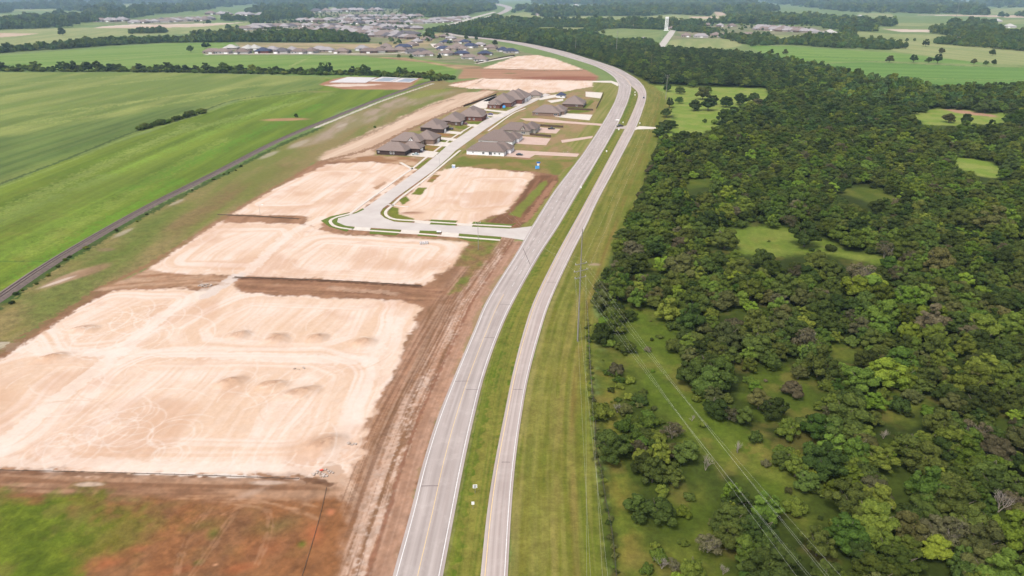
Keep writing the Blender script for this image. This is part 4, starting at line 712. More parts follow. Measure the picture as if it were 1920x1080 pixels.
SPEC = [  # px, py (crown middle), crown radius px, species, kind
 (1326,448,11,'lime','tree'),(1384,519,17,'lime','tree'),(1422,521,18,'lime','tree'),(1652,556,24,'lime','tree'),(1700,566,30,'lime','tree'),(1604,543,26,'lime','tree'),(1752,595,26,'lime','tree'),(1688,592,22,'lime','tree'),(1706,622,24,'lime','tree'),(1660,702,36,'lime','tree'),(1826,664,14,'lime','tree'),(1836,718,15,'lime','tree'),(1748,755,18,'lime','bush'),(1814,850,31,'lime','tree'),(1872,862,20,'lime','tree'),(1893,1000,42,'lime','tree'),(1284,943,17,'lime','tree'),(1272,1068,18,'lime','bush'),(1862,424,28,'olive','tree'),(1757,500,30,'olive','tree'),(1364,560,26,'olive','tree'),(1276,505,30,'olive','tree'),(1364,632,31,'olive','tree'),(1490,722,22,'grey','tree'),(1612,516,30,'grey','wisp'),(1704,484,18,'grey','wisp'),(1660,468,20,'grey','wisp'),(1460,560,20,'grey','tree'),(1510,448,28,'dark','tree'),(1360,452,24,'dark','tree'),(1300,1060,30,'mid','tree'),(1640,975,44,'mid','tree'),(1590,1000,40,'mid','tree'),(1690,1050,44,'mid','tree'),(1700,985,32,'olive','tree'),(1560,800,32,'dark','tree'),(1645,905,26,'grey','tree'),(1620,830,26,'olive','tree'),
 (1326,858,15,'','dead'),(1244,1040,14,'','dead'),(1159,752,10,'','dead'),(1192,462,11,'','dead'),(1386,826,11,'','dead'),(1402,262,10,'','dead'),(1880,935,24,'','dead'),(1598,266,8,'','dead'),(1360,1050,10,'','dead'),(1662,800,10,'','dead'),(1300,768,8,'','dead'),(1835,960,14,'','dead'),
 (1240,845,26,'mid','tree'),(1225,880,26,'dark','tree'),(1262,882,22,'dark','tree'),(1208,850,22,'mid','tree'),(1290,840,26,'dark','tree'),(1195,800,16,'mid','bush'),(1215,760,14,'mid','bush'),(1262,800,22,'grey','wisp'),(1242,838,20,'grey','wisp'),(1370,970,32,'dark','tree'),(1330,1010,30,'grey','wisp'),(1425,990,34,'dark','tree'),(1265,1040,16,'grey','wisp'),(1215,1045,14,'mid','bush'),(1230,1000,10,'mid','bush'),(1345,760,24,'dark','tree'),(1340,735,20,'olive','tree'),(1370,765,20,'grey','wisp'),(1300,700,26,'dark','tree'),(1288,690,20,'dark','tree'),(1310,655,22,'dark','tree'),(1330,680,26,'dark','tree'),(1296,660,18,'olive','tree'),(1425,745,22,'olive','tree'),(1455,760,26,'dark','tree'),(1480,795,24,'mid','tree'),(1495,870,24,'mid','tree'),(1420,805,16,'dark','bush'),(1470,850,20,'dark','tree'),(1500,690,18,'olive','tree'),(1410,700,14,'mid','bush'),(1308,730,10,'mid','bush'),(1320,776,9,'mid','bush'),(1216,640,8,'grey','bush'),(1226,678,5,'lime','bush'),(1175,640,18,'mid','bush'),(1150,600,22,'mid','tree'),(1140,560,20,'mid','tree'),(1160,545,22,'mid','tree'),(1490,850,16,'dark','bush'),(1440,850,10,'grey','bush'),
 (1160,500,18,'grey','tree'),(1185,475,24,'grey','tree'),(1165,490,20,'dark','tree'),(1205,510,14,'mid','bush'),
 # trees in the upper meadow and isolated field trees
 (1252,165,9,'deep','tree'),(1275,170,9,'deep','tree'),(1300,158,10,'mid','tree'),(1274,187,9,'deep','tree'),(1256,195,10,'deep','tree'),(1250,212,11,'deep','tree'),(1318,180,14,'olive','tree'),(1302,200,14,'deep','tree'),(1328,200,14,'deep','tree'),(1335,190,12,'dark','tree'),(1362,194,12,'deep','tree'),(1388,190,12,'deep','tree'),(1413,185,12,'deep','tree'),(1420,200,14,'grey','tree'),(1322,222,5,'mid','bush'),(1340,225,7,'mid','bush'),(1326,168,9,'mid','tree'),(1246,240,15,'deep','tree'),(1236,248,13,'deep','tree'),(1260,232,10,'deep','tree'),(1780,222,11,'olive','tree'),(1813,226,13,'deep','tree'),(1848,204,18,'deep','tree'),(1895,315,20,'deep','tree'),(1880,300,14,'mid','tree'),(1806,285,10,'mid','tree')]
for (px, py, rp, sp, kd) in SPEC:
    base = {'tree': 4.6, 'bush': 2.6, 'wisp': 4.0, 'dead': 3.2}[kd]; x, y = G(px, py, 3.5); _, _, zc = proj(x, y, 3.5); R = rp*zc/F
    T.append((x, y, R/base*1.06, sp, kd, 'special'))
SX = np.array([(t[0], t[1], t[2]*4) for t in T])
NOWOOD = [GL([(1172,690),(1205,690),(1255,760),(1305,800),(1345,880),(1372,960),(1330,1020),(1240,925),(1182,860),(1165,770)])]
def wood(px, py):
    if not free(px, py) or inpoly(px, py, NOWOOD[0]): return
    if np.any((SX[:, 0]-px)**2+(SX[:, 1]-py)**2 < (SX[:, 2]*.8)**2): return
    d = 12-abs((py % 24)-12); s = rt_.choice((.4, .5, .55, .6, .7, .75, .85, .95, 1.1)); u = rt_.random()
    sp = species(px, py); kd = 'tree'
    if py < 240 and sp == 'lime' and rt_.random() < .4: sp = 'mid'
    if py > 230 and sp == 'olive': sp = 'mid'
    if u < .022: kd = 'wisp'; sp = 'grey'
    elif u < .20: kd = 'bush'; s = rt_.uniform(.8, 1.5)
    if py > 520: sp = rt_.choice(('deep', 'deep', 'dark', 'mid')) if sp != 'lime' or rt_.random() < .6 else 'mid'
    if py > 520 and rt_.random() < .3: return
    if py > 620 and kd != 'tree': kd = 'tree'; s = .9
    T.append((px, py, s*(1 if py < 450 else 1.25), sp, kd, 'wood'))
near = [q for q in WOODW]
NEARP = GL([(1240,262),(1228,300),(1210,345),(1192,400),(1168,450),(1150,480),(1132,520),(1122,560),(1126,640),(1116,760),(1120,860),(1142,980),(1162,1190),(2250,1190),(2150,160),(1760,172),(1740,176),(1640,164),(1560,142),(1500,124),(1440,110),(1340,98),(1240,94),(1110,84),(960,54),(890,44),(808,59),(850,63.2),(1000,82.5),(1110,108),(1180,134),(1228,158),(1310,160),(1440,166),(1445,192),(1352,214),(1350,242),(1310,254),(1265,256)])
scatter(NEARP, 4.9, wood)
# light brush in the open strips
def brush(px, py):
    if np.any((SX[:, 0]-px)**2+(SX[:, 1]-py)**2 < (SX[:, 2]*.7)**2): return
    T.append((px, py, rt_.choice((.2, .3, .35, .45, .5, .6, .8, 1.0)), rt_.choice(('mid', 'olive', 'dark', 'dark', 'mid', 'mid', 'grey')), 'bush', 'brush'))
scatter(GL([(1395,700),(1450,680),(1510,700),(1545,760),(1500,790),(1430,790),(1385,745)]), 6, brush, .45); scatter(GL([(1640,735),(1700,730),(1740,760),(1700,790),(1650,775)]), 5, brush, .7)
scatter(GL([(1150,690),(1176,702),(1232,770),(1286,826),(1300,900),(1240,915),(1182,860),(1158,770)]), 3.0, brush, .85); scatter(GL([(1240,925),(1330,900),(1350,960),(1360,1060),(1340,1120),(1210,1120),(1200,1000)]), 5.5, brush, .4)
scatter(GL([(1440,830),(1500,860),(1545,960),(1545,1000),(1480,960)]), 5, brush, .5); scatter(GL([(1200,580),(1240,620),(1265,690),(1220,670)]), 6, brush, .4); scatter(GL([(1420,440),(1520,446),(1600,480),(1450,474)]), 7, brush, .3); scatter(GL([(1128,620),(1142,620),(1160,760),(1150,790),(1130,700)]), 5, brush, .6)
scatter(GL([(1112,590),(1135,525),(1160,475),(1185,405),(1205,345),(1222,300),(1236,300),(1222,350),(1205,405),(1185,455),(1160,520),(1140,600)]), 5, brush, .6)
SINGLE = [(118,62,9,'deep'),(358,94,7.5,'deep'),(384,88,6,'deep'),(391,86,5,'deep'),(428,53,5.5,'deep'),(446,53,5.5,'deep'),(824,108,5.4,'deep'),(771,108,4.6,'deep'),(748,107,3.6,'mid'),(1446,99,5.5,'dark'),(1472,99,6.5,'olive'),(1667,113.5,7.5,'olive'),(1712,113,8,'deep'),(1741,115,7,'deep'),(1757,114,10,'deep'),(1825,118,5.6,'olive'),(1848,119,5,'deep'),(1863,119,5.6,'deep'),(1860,101,6,'deep'),(1735,84,6.5,'deep'),(1700,76,4,'mid'),(1714,76,4,'mid'),(1684,88,4.4,'mid'),(1698,88,6,'deep'),(1764,98,6,'olive'),(1582,134,6,'olive'),(1586,140,10,'dark'),(1086,60,5.4,'deep'),(1112,64,4.6,'deep'),(1120,63,4,'deep'),(1131,62,4,'mid'),(1042,56,5,'deep'),(1051,55,4.6,'deep'),(1068,58,5,'deep'),(555,218,5,'dark'),(703,239,2.6,'mid'),(874,72,5,'deep'),(928,82,6.5,'deep'),(893,74,4,'deep'),(838,68,4,'deep')]
SINGI = []
for (px, py, rp, sp) in SINGLE:
    x, y = G(px, py+rp*.5, 0); zc = proj(x, y, 3)[2]; SINGI.append((x, y, rp*zc/F/4.6, sp, 'tree', 'field'))
def along(pts, step, f):
    c = catmull(GL(pts), step); 
    for q in c: f(q[0]+rt_.uniform(-.3, .3)*step, q[1]+rt_.uniform(-.4, .4)*step)
HEDGE = []
def hedge(px, py, big=1.0): HEDGE.append((px, py, rt_.choice((.9, 1.0, 1.15, 1.3, 1.5, 1.8))*big, rt_.choice(('deep', 'deep', 'dark', 'mid')), 'tree', 'hedge'))
along([(-60,133),(0,133),(150,133.5),(300,134.5),(400,136),(520,138),(640,140),(760,143.5),(820,146)], 8, hedge)
HLOW = []
def hl(px, py): HLOW.append((px, py+rt_.uniform(-5, 8), rt_.uniform(1.4, 2.3), rt_.choice(('deep', 'dark', 'mid')), 'bush', 'low'))
along([(-60,134),(0,134),(150,134.5),(300,135.5),(400,137),(520,139),(640,141),(760,145),(850,148.5)], 5, hl)
along([(262,244),(300,234),(345,222),(382,211)], 4.2, lambda a, b: HLOW.append((a, b, rt_.uniform(.9, 1.7), rt_.choice(('dark', 'mid')), 'bush', 'low')))
along([(812,153),(840,150),(850,149)], 7, hl)
# thin bushes along the railway and fence
along([(20,566),(111,500),(278,402),(407,337),(530,274)], 6, lambda a, b: rt_.random() < .4 and HLOW.append((a, b, rt_.uniform(.2, .5), rt_.choice(('dark', 'mid')), 'bush', 'low')))
along([(1102,610),(1106,690),(1111,735),(1116,792),(1118,857),(1126,880),(1135,940),(1147,1000),(1155,1080),(1162,1160)], 2.2, lambda a, b: HLOW.append((a, b, rt_.uniform(.1, .36), rt_.choice(('dark', 'olive', 'mid')), 'bush', 'low')))
# ---------------- far woods
FAR = []
def ff(sc): return lambda a, b: FAR.append((a, b, sc*rt_.uniform(.7, 1.35), 0, 'far', 'far'))
def farbelt(pts, sp, sc, keep=.80): scatter(GL(pts), sp, ff(sc), keep)
farbelt([(-60,104),(0,100),(60,95),(130,92),(200,86),(305,80),(305,77),(200,79),(140,83),(80,92),(0,96),(-60,99)], 8, 1.25)
for q in ([(240,64),(312,62),(308,59),(245,61)],[(310,80),(440,79.5),(440,75.5),(400,74),(385,76),(310,77)],[(450,79),(560,80),(690,79.5),(688,73),(620,68),(560,66),(480,70),(452,75)]): farbelt(q, 9, 1.3)
for q in ([(800,60),(880,64),(905,58),(1000,62),(1060,78),(1110,86),(1180,88),(1232,92),(1225,80),(1140,78),(1050,62),(960,54),(890,46),(870,48)],[(950,51),(1110,52),(1118,49),(1060,46),(950,44)],[(1100,51),(1245,56),(1245,47),(1170,48),(1120,50)],[(1262,58),(1345,64),(1350,58),(1300,54),(1260,54)],[(1345,70),(1420,90),(1400,84),(1440,78),(1420,72),(1380,70)],[(1420,86),(1480,84),(1560,90),(1670,94),(1700,88),(1660,80),(1560,76),(1510,74),(1450,80),(1400,76)],[(1750,82),(1990,102),(1990,72),(1900,74),(1800,76),(1760,76)],[(1430,106),(1480,120),(1530,128),(1600,148),(1660,158),(1740,166),(1730,176),(1600,166),(1500,140),(1440,124)],[(1620,176),(1700,170),(1800,178),(1990,176),(1990,205),(1900,208),(1800,198),(1700,200),(1600,190)],[(1720,214),(1600,200),(1500,160),(1600,170),(1700,196),(1720,205)]): farbelt(q, 9, 1.15)
FW = [GL(f) for f in FIELDS+[[(1220,98),(1250,98),(1285,54),(1240,52)]]]; HSZ = [GL(s) for s in ([(450,64),(470,48),(520,38),(640,29),(780,27),(830,40),(790,62),(800,70),(790,92),(700,80),(640,60),(560,60)],[(360,106),(395,82),(430,79),(560,80),(690,80),(760,92),(850,62),(900,72),(960,92),(1000,106),(960,116),(900,124),(700,110)],[(180,46),(230,37),(340,29),(400,39),(330,47),(290,48)],[(1250,76),(1265,58),(1340,45),(1530,48),(1590,64),(1500,68),(1420,66),(1400,74)],[(560,23),(700,17),(760,17),(740,28),(600,31)])]
RDP = MRl[::3]+MRr[::-3]; 
BANDS = [(1500,2300,17,1.8),(2300,3600,24,2.5),(3600,6000,40,3.9),(6000,13500,75,6.5)]
LEFTF = GL([(-60,104),(0,99),(305,79),(450,79),(690,80),(900,124),(850,142),(-60,134)]); LEFT2 = GL([(-60,60),(480,42),(440,58),(130,84),(-60,99)])
mr = np.array(MRl[::2]+FRl[::2])
for (y0, y1, sp, sc) in BANDS:
    W = .74*y1+60
    def fb(a, b):
        if abs(a) > .74*b+60: return
        n = vn(np.array([a/(180+.06*b)]), np.array([b/(260+.12*b)]), 500)[0]+.35*vn(np.array([a/60]), np.array([b/90]), 501)[0]
        if n < .53: return
        if any(inpoly(a*k, b*k, f) for k in (1., 1.06, 1.12) for f in FW) or inpoly(a, b, LEFTF) or inpoly(a, b, LEFT2): return
        hz = any(inpoly(a*k, b*k, f) for k in (1., 1.08) for f in HSZ)
        if hz and (rt_.random() > (.06 if b < 2400 else .22)): return
        if any(np.min((mr[:, 0]-a*k)**2+(mr[:, 1]-b*k)**2) < (14+.008*b+sp*.5)**2 for k in (1., 1.05, 1.1)): return
        FAR.append((a, b, (1.0 if hz else sc)*rt_.uniform(.7, 1.3), 0, 'far', 'far'))
    scatter([(-W, y0), (W, y0), (W, y1), (-W, y1)], sp, fb)
# ---------------- make the individuals, the rest becomes two woods
def size_px(t): a, b, c = proj(t[0], t[1], 3*t[2]); return {'tree': 4.6, 'bush': 2.6, 'wisp': 4.0, 'dead': 3.5}[t[4]]*t[2]*F/max(c, 1)
CN = {'dark': 'dark green', 'mid': 'mid green', 'olive': 'dull olive', 'grey': 'grey-brown', 'lime': 'bright lime green', 'deep': 'deep green', '': 'bleached'}
def zone(x, y):
    px, py, _ = proj(x, y, 2)
    if px < 1215 and py < 640: return 'on the wood edge beside the mown verge'
    if px < 1350 and py > 740: return 'in the brush strip between fence line and power lines'
    if py > 900: return 'in the nearest part of the wood'
    if 1290 < px < 1640 and 400 < py < 500: return 'beside the long grassy clearing in the wood'
    if 1380 < px < 1560 and 640 < py < 860: return 'among scattered shrubs in the half-open wood'
    if px < 1380 and 560 < py < 860: return 'beside the grassy strip under the power lines'
    if px > 1700 and py > 600: return 'in the dense wood at the far right edge'
    if px > 1600 and py > 480: return 'in the dense middle of the wood'
    if py < 260: return 'in the upper meadow beyond the access road'
    return 'in the thick wood behind the verge'
SHAPE = ['broad-crowned', 'tall round', 'low spreading', 'wide lumpy', 'tall domed', 'many-lobed', 'compact']
def lab(t, v):
    if t[4] == 'dead': return None
    z = zone(t[0], t[1]); sz = 'large' if t[2] > 1.15 else 'small' if t[2] < .8 else 'middling'
    if t[4] == 'bush': return f'{sz if sz != "middling" else "rounded"} {CN[t[3]]} shrub {z}'
    if t[4] == 'wisp': return f'thin twiggy {CN[t[3]]} tree {z}'
    return f'{sz} {CN[t[3]]} {SHAPE[v]} tree {z}'.replace('in the brush strip between fence line and power lines', 'in the brush strip under the lower power lines')
cand = [t for t in T if inframe(t[0], t[1], 3, 10)]; off = [t for t in T if not inframe(t[0], t[1], 3, 10)]
cand.sort(key=lambda t: -(size_px(t)+(1000 if t[5] == 'special' else 0)))
tr_ = [t for t in cand if t[4] in ('tree', 'wisp', 'dead')]; bu_ = [t for t in cand if t[4] == 'bush']
ind = tr_[:205]+bu_[:70]; rest = tr_[222:]+bu_[70:]+[t for t in off if t[1] > 40]
DL = ['bleached dead tree with spreading bare limbs under the power lines','pale bare tree standing alone near the bottom of the fence strip','bleached bare shrub-like tree beside the fence line','pale bare-limbed tree on the wood edge by the verge','white bare sapling beside the lower power lines','grey dead tree standing in the middle of the upper wood','tangled grey dead tree at the right edge behind the yellow-lime tree','small arched dead tree far up in the wood','thin bare tree near the bottom edge of the wood','small white snag in the overgrown gap among shrubs','tiny grey bare tree beside the transmission wires','grey bare twiggy tree beside the two lime trees on the right']
di = 0; seen = {}
for t in ind:
    v = rt_.randrange(NV); l = lab(t, v)
    if t[4] == 'dead': l = DL[di % len(DL)]; di += 1
    make_tree(t[4], t[3], v, t[0], t[1], t[2], rt_.uniform(0, 6.28), l, 'bare dead trees in the wood' if t[4] == 'dead' else 'shrubs in and beside the wood' if t[4] == 'bush' else 'trees of the wood right of the highway', 'shrub' if t[4] == 'bush' else 'tree', hs=rt_.uniform(.85, 1.15))
SL = ['round dark tree standing in the pale sandy patch far left','tall dark tree by the end of the white estate road','larger of two dark trees left of the pale roofed houses','smaller dark tree left of the pale roofed houses','round tree left of the grey far houses','round tree touching the grey far houses','dark round tree before the estate houses near the red soil','dark tree in the dry strip before the estate','low bush-like tree at the end of the white estate road','small round tree at the near end of the right hand field','pale spreading tree next to the small round field tree','low olive tree, first on the line between the right fields','round dark tree, second on the line between the right fields','small dark tree leaning to the big field tree','largest dark tree on the line between the right fields','pale small tree beyond the biggest field tree','left one of two small trees at the end of the field line','right one of two small trees at the end of the field line','lone upright tree in the far right pale field','dark tree alone on the pale slope far right','small round tree left in the far right pasture','small round tree right in the far right pasture','small tree before the far right copse','round dark tree before the far right copse','low pale bush in the far right pasture','thin tree near the wood edge of the right field','bushy dark tree jutting from the wood into the field','lone dark tree in the middle far pasture','dark tree, first of three beside the far belt','second dark tree beside the far belt','third pale tree beside the far belt','left dark tree above the tree belt','middle dark tree above the tree belt','right dark tree above the tree belt','small dark bush on the bare spot in the hay field','small bush beside the railway path','tree at the bend of the highway by the estate','tall tree between the estate and the highway','tree behind the navy roofs','small tree beside the brown roofs at the bend']
for t, l in zip(SINGI, SL): make_tree('tree', t[3], rt_.randrange(NV), t[0], t[1], t[2], rt_.uniform(0, 6.28), l, 'lone trees in the fields', hs=1.1)
hv = sorted([t for t in HEDGE if inframe(t[0], t[1], 3, 5)], key=lambda t: -t[2])
for i, t in enumerate(hv):
    if i < 60: make_tree('tree', t[3], rt_.randrange(NV), t[0], t[1], t[2], rt_.uniform(0, 6.28), ('large ' if t[2] > 1.3 else '')+CN[t[3]]+' tree in the hedgerow across the left fields', 'trees of the hedgerow across the left fields')
    else: rest.append(t)
rest += HLOW
# ---------------- masses: points that carry crowns through geometry nodes
def crown_source(me, sp):
    return me, LEAF[sp]
def mass(name, pts, shapes, label, cat):
    """pts: x, y, scale, shape index; shapes: list of meshes with their own material"""
    me = bpy.data.meshes.new(name); n = len(pts); me.vertices.add(n); P_ = np.array([(p[0], p[1], 0.0) for p in pts], np.float32); me.vertices.foreach_set('co', P_.ravel())
    for an, ty, val in (('size', 'FLOAT', [p[2] for p in pts]), ('wide', 'FLOAT', [p[2]*rt_.uniform(.78, 1.2) for p in pts]), ('tall', 'FLOAT', [p[2]*rt_.uniform(.8, 1.2) for p in pts]), ('turn', 'FLOAT', [rt_.uniform(0, 6.28) for p in pts]), ('pick', 'INT', [p[3] for p in pts])):
        a = me.attributes.new(an, ty, 'POINT'); a.data.foreach_set('value', np.array(val, np.float32 if ty == 'FLOAT' else np.int32))
    me.update(); o = bpy.data.objects.new(name, me); COL.objects.link(o)
    g = bpy.data.node_groups.new(name+'_nodes', 'GeometryNodeTree'); g.interface.new_socket('Geometry', in_out='INPUT', socket_type='NodeSocketGeometry'); g.interface.new_socket('Geometry', in_out='OUTPUT', socket_type='NodeSocketGeometry')
    N = g.nodes; L = g.links; gi = N.new('NodeGroupInput'); go = N.new('NodeGroupOutput'); ip = N.new('GeometryNodeInstanceOnPoints'); jn = N.new('GeometryNodeJoinGeometry')
    mp = N.new('GeometryNodeMeshToPoints'); L.new(gi.outputs[0], mp.inputs[0]); L.new(mp.outputs[0], ip.inputs['Points']); ip.inputs['Pick Instance'].default_value = True
    for s in reversed(shapes):
        oi = N.new('GeometryNodeObjectInfo'); oi.inputs['Object'].default_value = s; oi.inputs['As Instance'].default_value = True; L.new(oi.outputs['Geometry'], jn.inputs[0])
    L.new(jn.outputs[0], ip.inputs['Instance'])
    def attr(nm, ty):
        a = N.new('GeometryNodeInputNamedAttribute'); a.data_type = ty; a.inputs['Name'].default_value = nm; return a.outputs['Attribute']
    L.new(attr('pick', 'INT'), ip.inputs['Instance Index']); cx = N.new('ShaderNodeCombineXYZ'); L.new(attr('turn', 'FLOAT'), cx.inputs['Z']); er = N.new('FunctionNodeEulerToRotation'); L.new(cx.outputs[0], er.inputs[0]); L.new(er.outputs[0], ip.inputs['Rotation'])
    sx_ = N.new('ShaderNodeCombineXYZ'); L.new(attr('size', 'FLOAT'), sx_.inputs[0]); L.new(attr('wide', 'FLOAT'), sx_.inputs[1]); L.new(attr('tall', 'FLOAT'), sx_.inputs[2]); L.new(sx_.outputs[0], ip.inputs['Scale']); L.new(ip.outputs[0], go.inputs[0])
    md = o.modifiers.new('scatter', 'NODES'); md.node_group = g; tag(o, label, cat, kind='stuff'); return o
# the shapes repeated in the masses are the crowns of trees that already stand in the wood
src = {}
for o in bpy.data.objects:
    if o.type == 'MESH' and o.name.split('.')[0] in ('crown', 'foliage') and o.material_slots:
        k = (o.material_slots[0].material.name, 'bush' if o.data.name.startswith('bush') else 'wisp' if o.data.name.startswith('wispy') else 'tree'); src.setdefault(k, [])
        if len(src[k]) < 4 and all(q.data != o.data for q in src[k]): src[k].append(o)
SH = []; KEY = {}
for k, l in src.items(): KEY[k] = list(range(len(SH), len(SH)+len(l))); SH += l
def pick(t):
    k = (LEAF[t[3]].name if t[3] else LEAF['grey'].name, {'tree': 'tree', 'bush': 'bush', 'wisp': 'wisp', 'dead': 'wisp'}[t[4]])
    if k not in KEY: k = next((q for q in KEY if q[1] == k[1]), list(KEY)[0])
    return rt_.choice(KEY[k])
mass('woodland', [(t[0], t[1], t[2], pick(t)) for t in rest], SH, 'closed wood and brush filling in behind the nearer trees', 'woodland')
tr0 = bpy.data.objects.new('woodland_clump', FARC[0]); tr1 = bpy.data.objects.new('woodland_clump', FARC[1]); tr2 = bpy.data.objects.new('woodland_clump', FARC[2])
bx, by = G(1000, 30)
LEAF['far'] = leafmat('far_leaves', (.034,.060,.018), (.054,.090,.026), (.084,.128,.036)); FARC[0].materials[0] = LEAF['far']; FARC[1].materials[0] = LEAF['mid']; FARC[2].materials[0] = LEAF['far']
for i, q in enumerate((tr0, tr1, tr2)): COL.objects.link(q); q.location = (bx+60*i, by, 0); q.scale = (2.4,)*3; tag(q, ('left', 'middle', 'right')[i]+' one of three tree clumps by the farm house beyond the highway', 'tree clump', 'distant tree clumps')
mass('distant_woods', [(t[0], t[1], t[2], rt_.randrange(3)) for t in FAR], [tr0, tr1, tr2], 'distant woods and tree belts out to the horizon', 'woodland')
print('TREES', len(T), len(ind), len(rest), len(FAR), len(hv))
# ================================================================ houses
def shingle(name, c, c2):
    m = mat(name, c, c2, 1.4, rough=.95, stretch=(1, 1, 5), bump=.3); return m
R_taupe = shingle('taupe_shingles', A(170,152,143), A(142,126,119)); R_brown = shingle('brown_shingles', A(158,140,132), A(131,115,108)); R_char = shingle('charcoal_shingles', A(126,120,124), A(104,98,102)); R_navy = shingle('navy_shingles', A(88,94,120), A(70,76,102)); R_grey = shingle('grey_shingles', A(196,188,188), A(170,162,162)); R_pale = shingle('pale_roofing', A(222,218,210), A(204,200,192))
def brick(name, c, c2, mortar, sc=3.2):
    m, N, L, b = newmat(name, .9, .15); tc = N.new('ShaderNodeTexCoord'); mp = N.new('ShaderNodeMapping'); mp.inputs['Rotation'].default_value = (math.radians(90), 0, 0)
    cx = N.new('ShaderNodeSeparateXYZ'); L.new(tc.outputs['Object'], cx.inputs[0]); ad = N.new('ShaderNodeMath'); ad.operation = 'ADD'; L.new(cx.outputs[0], ad.inputs[0]); L.new(cx.outputs[1], ad.inputs[1])
    cb = N.new('ShaderNodeCombineXYZ'); L.new(ad.outputs[0], cb.inputs[0]); L.new(cx.outputs[2], cb.inputs[1])
    t = N.new('ShaderNodeTexBrick'); t.inputs['Scale'].default_value = sc; t.inputs['Color1'].default_value = rgba(c); t.inputs['Color2'].default_value = rgba(c2); t.inputs['Mortar'].default_value = rgba(mortar); t.inputs['Mortar Size'].default_value = .012; L.new(cb.outputs[0], t.inputs['Vector'])
    L.new(t.outputs['Color'], b.inputs['Base Color']); return m
W_white = brick('white_painted_brick', (.80,.79,.80), (.74,.73,.74), (.66,.65,.66)); W_dark = brick('dark_brown_brick', A(98,78,72), A(80,64,62), A(116,100,92)); W_tan = brick('tan_brick', A(176,146,128), A(160,130,114), A(186,166,150)); W_red = brick('red_brick', A(150,96,82), A(132,84,74), A(166,130,116)); W_cream = brick('cream_brick', A(216,206,190), A(200,190,176), A(214,206,194)); W_brown = brick('brown_brick', A(134,106,92), A(118,92,82), A(146,124,110))
M_trim = mat('white_trim', (.80,.79,.78)); M_glass = mat('window_glass', (.035,.045,.06), (.05,.06,.075), .5, rough=.12, spec=.6); M_gdoor = mat('garage_door_paint', (.78,.77,.76), (.7,.69,.68), 1.0); M_door = mat('dark_door_paint', (.05,.035,.03)); M_stone = mat('dark_stone', A(104,92,92), A(74,66,70), 2.0); M_eave = mat('eave_board', A(190,182,176)); M_sky = mat('vent_metal', (.3,.3,.3), metal=.5)
SD = Vector((-47.9+62.1, 416.9-354.3, 0)).normalized(); AX = math.atan2(SD.y, SD.x)-math.pi/2   # houses stand square to the street
def hip(b, x0, x1, y0, y1, z, pitch, oh=.55, gable=None, mi=0):
    """hip roof over a rectangle, eaves out by oh; gable names the side(s) that end in a gable"""
    x0, x1, y0, y1 = x0-oh, x1+oh, y0-oh, y1+oh; w, d = x1-x0, y1-y0; t = .18; g = gable or ''
    if w >= d:
        h = d/2*pitch; i = d/2; a = (x0+(0 if 'l' in g else i), (y0+y1)/2, z+h); c = (x1-(0 if 'r' in g else i), (y0+y1)/2, z+h)
        V = [(x0, y0, z), (x1, y0, z), (x1, y1, z), (x0, y1, z), a, c]; f = [(0, 1, 5, 4), (1, 2, 5), (2, 3, 4, 5), (3, 0, 4)]
    else:
        h = w/2*pitch; i = w/2; a = ((x0+x1)/2, y0+(0 if 'f' in g else i), z+h); c = ((x0+x1)/2, y1-(0 if 'b' in g else i), z+h)
        V = [(x0, y0, z), (x1, y0, z), (x1, y1, z), (x0, y1, z), a, c]; f = [(0, 1, 4), (1, 2, 5, 4), (2, 3, 5), (3, 0, 4, 5)]
    V += [(q[0], q[1], z-t) for q in V[:4]]; f += [(6, 7, 1, 0), (7, 8, 2, 1), (8, 9, 3, 2), (9, 6, 0, 3), (9, 8, 7, 6)]
    b.add(V, f, mi); return h
def window(root, x, y, z, w, h, face, m=M_trim, glass=M_glass, name='window'):
    """a window set on a wall; face f, b, l or r"""
    if name == 'window': fr = MB()
    else: fr = MB()
    if face in 'fb':
        s = -1 if face == 'f' else 1
        for (dx, dz, ww, hh) in ((-w/2, 0, .12, h+.12), (w/2, 0, .12, h+.12), (0, h/2, w+.12, .12), (0, -h/2, w+.2, .14), (0, 0, .06, h)): fr.box((x+dx, y+s*.05, z+dz), (ww, .12, hh))
        f = fr.build(name, m, root); MB().box((x, y+s*.03, z), (w, .04, h)).build('pane', glass, f)
    else:
        s = -1 if face == 'l' else 1
        for (dy, dz, ww, hh) in ((-w/2, 0, .12, h+.12), (w/2, 0, .12, h+.12), (0, h/2, w+.12, .12), (0, -h/2, w+.2, .14), (0, 0, .06, h)): fr.box((x+s*.05, y+dy, z+dz), (.12, ww, hh))
        f = fr.build(name, m, root); MB().box((x+s*.03, y, z), (.04, w, h)).build('pane', glass, f)
    return f
def door(root, x, y, face, w=1.1, h=2.2, m=None, name='door'):
    s = {'f': (0, -1), 'b': (0, 1), 'l': (-1, 0), 'r': (1, 0)}[face]; d = (w, .1, h) if face in 'fb' else (.1, w, h)
    o = MB().box((x+s[0]*.04, y+s[1]*.04, h/2), d).build(name, m or M_door, root)
    if name == 'garage_door':
        b = MB()
        for k in range(1, 4): b.box((x+s[0]*.10, y+s[1]*.10, h*k/4), (w*.96, .03, .05) if face in 'fb' else (.03, w*.96, .05))
        b.build('panel_groove', M_eave, o)
    return o
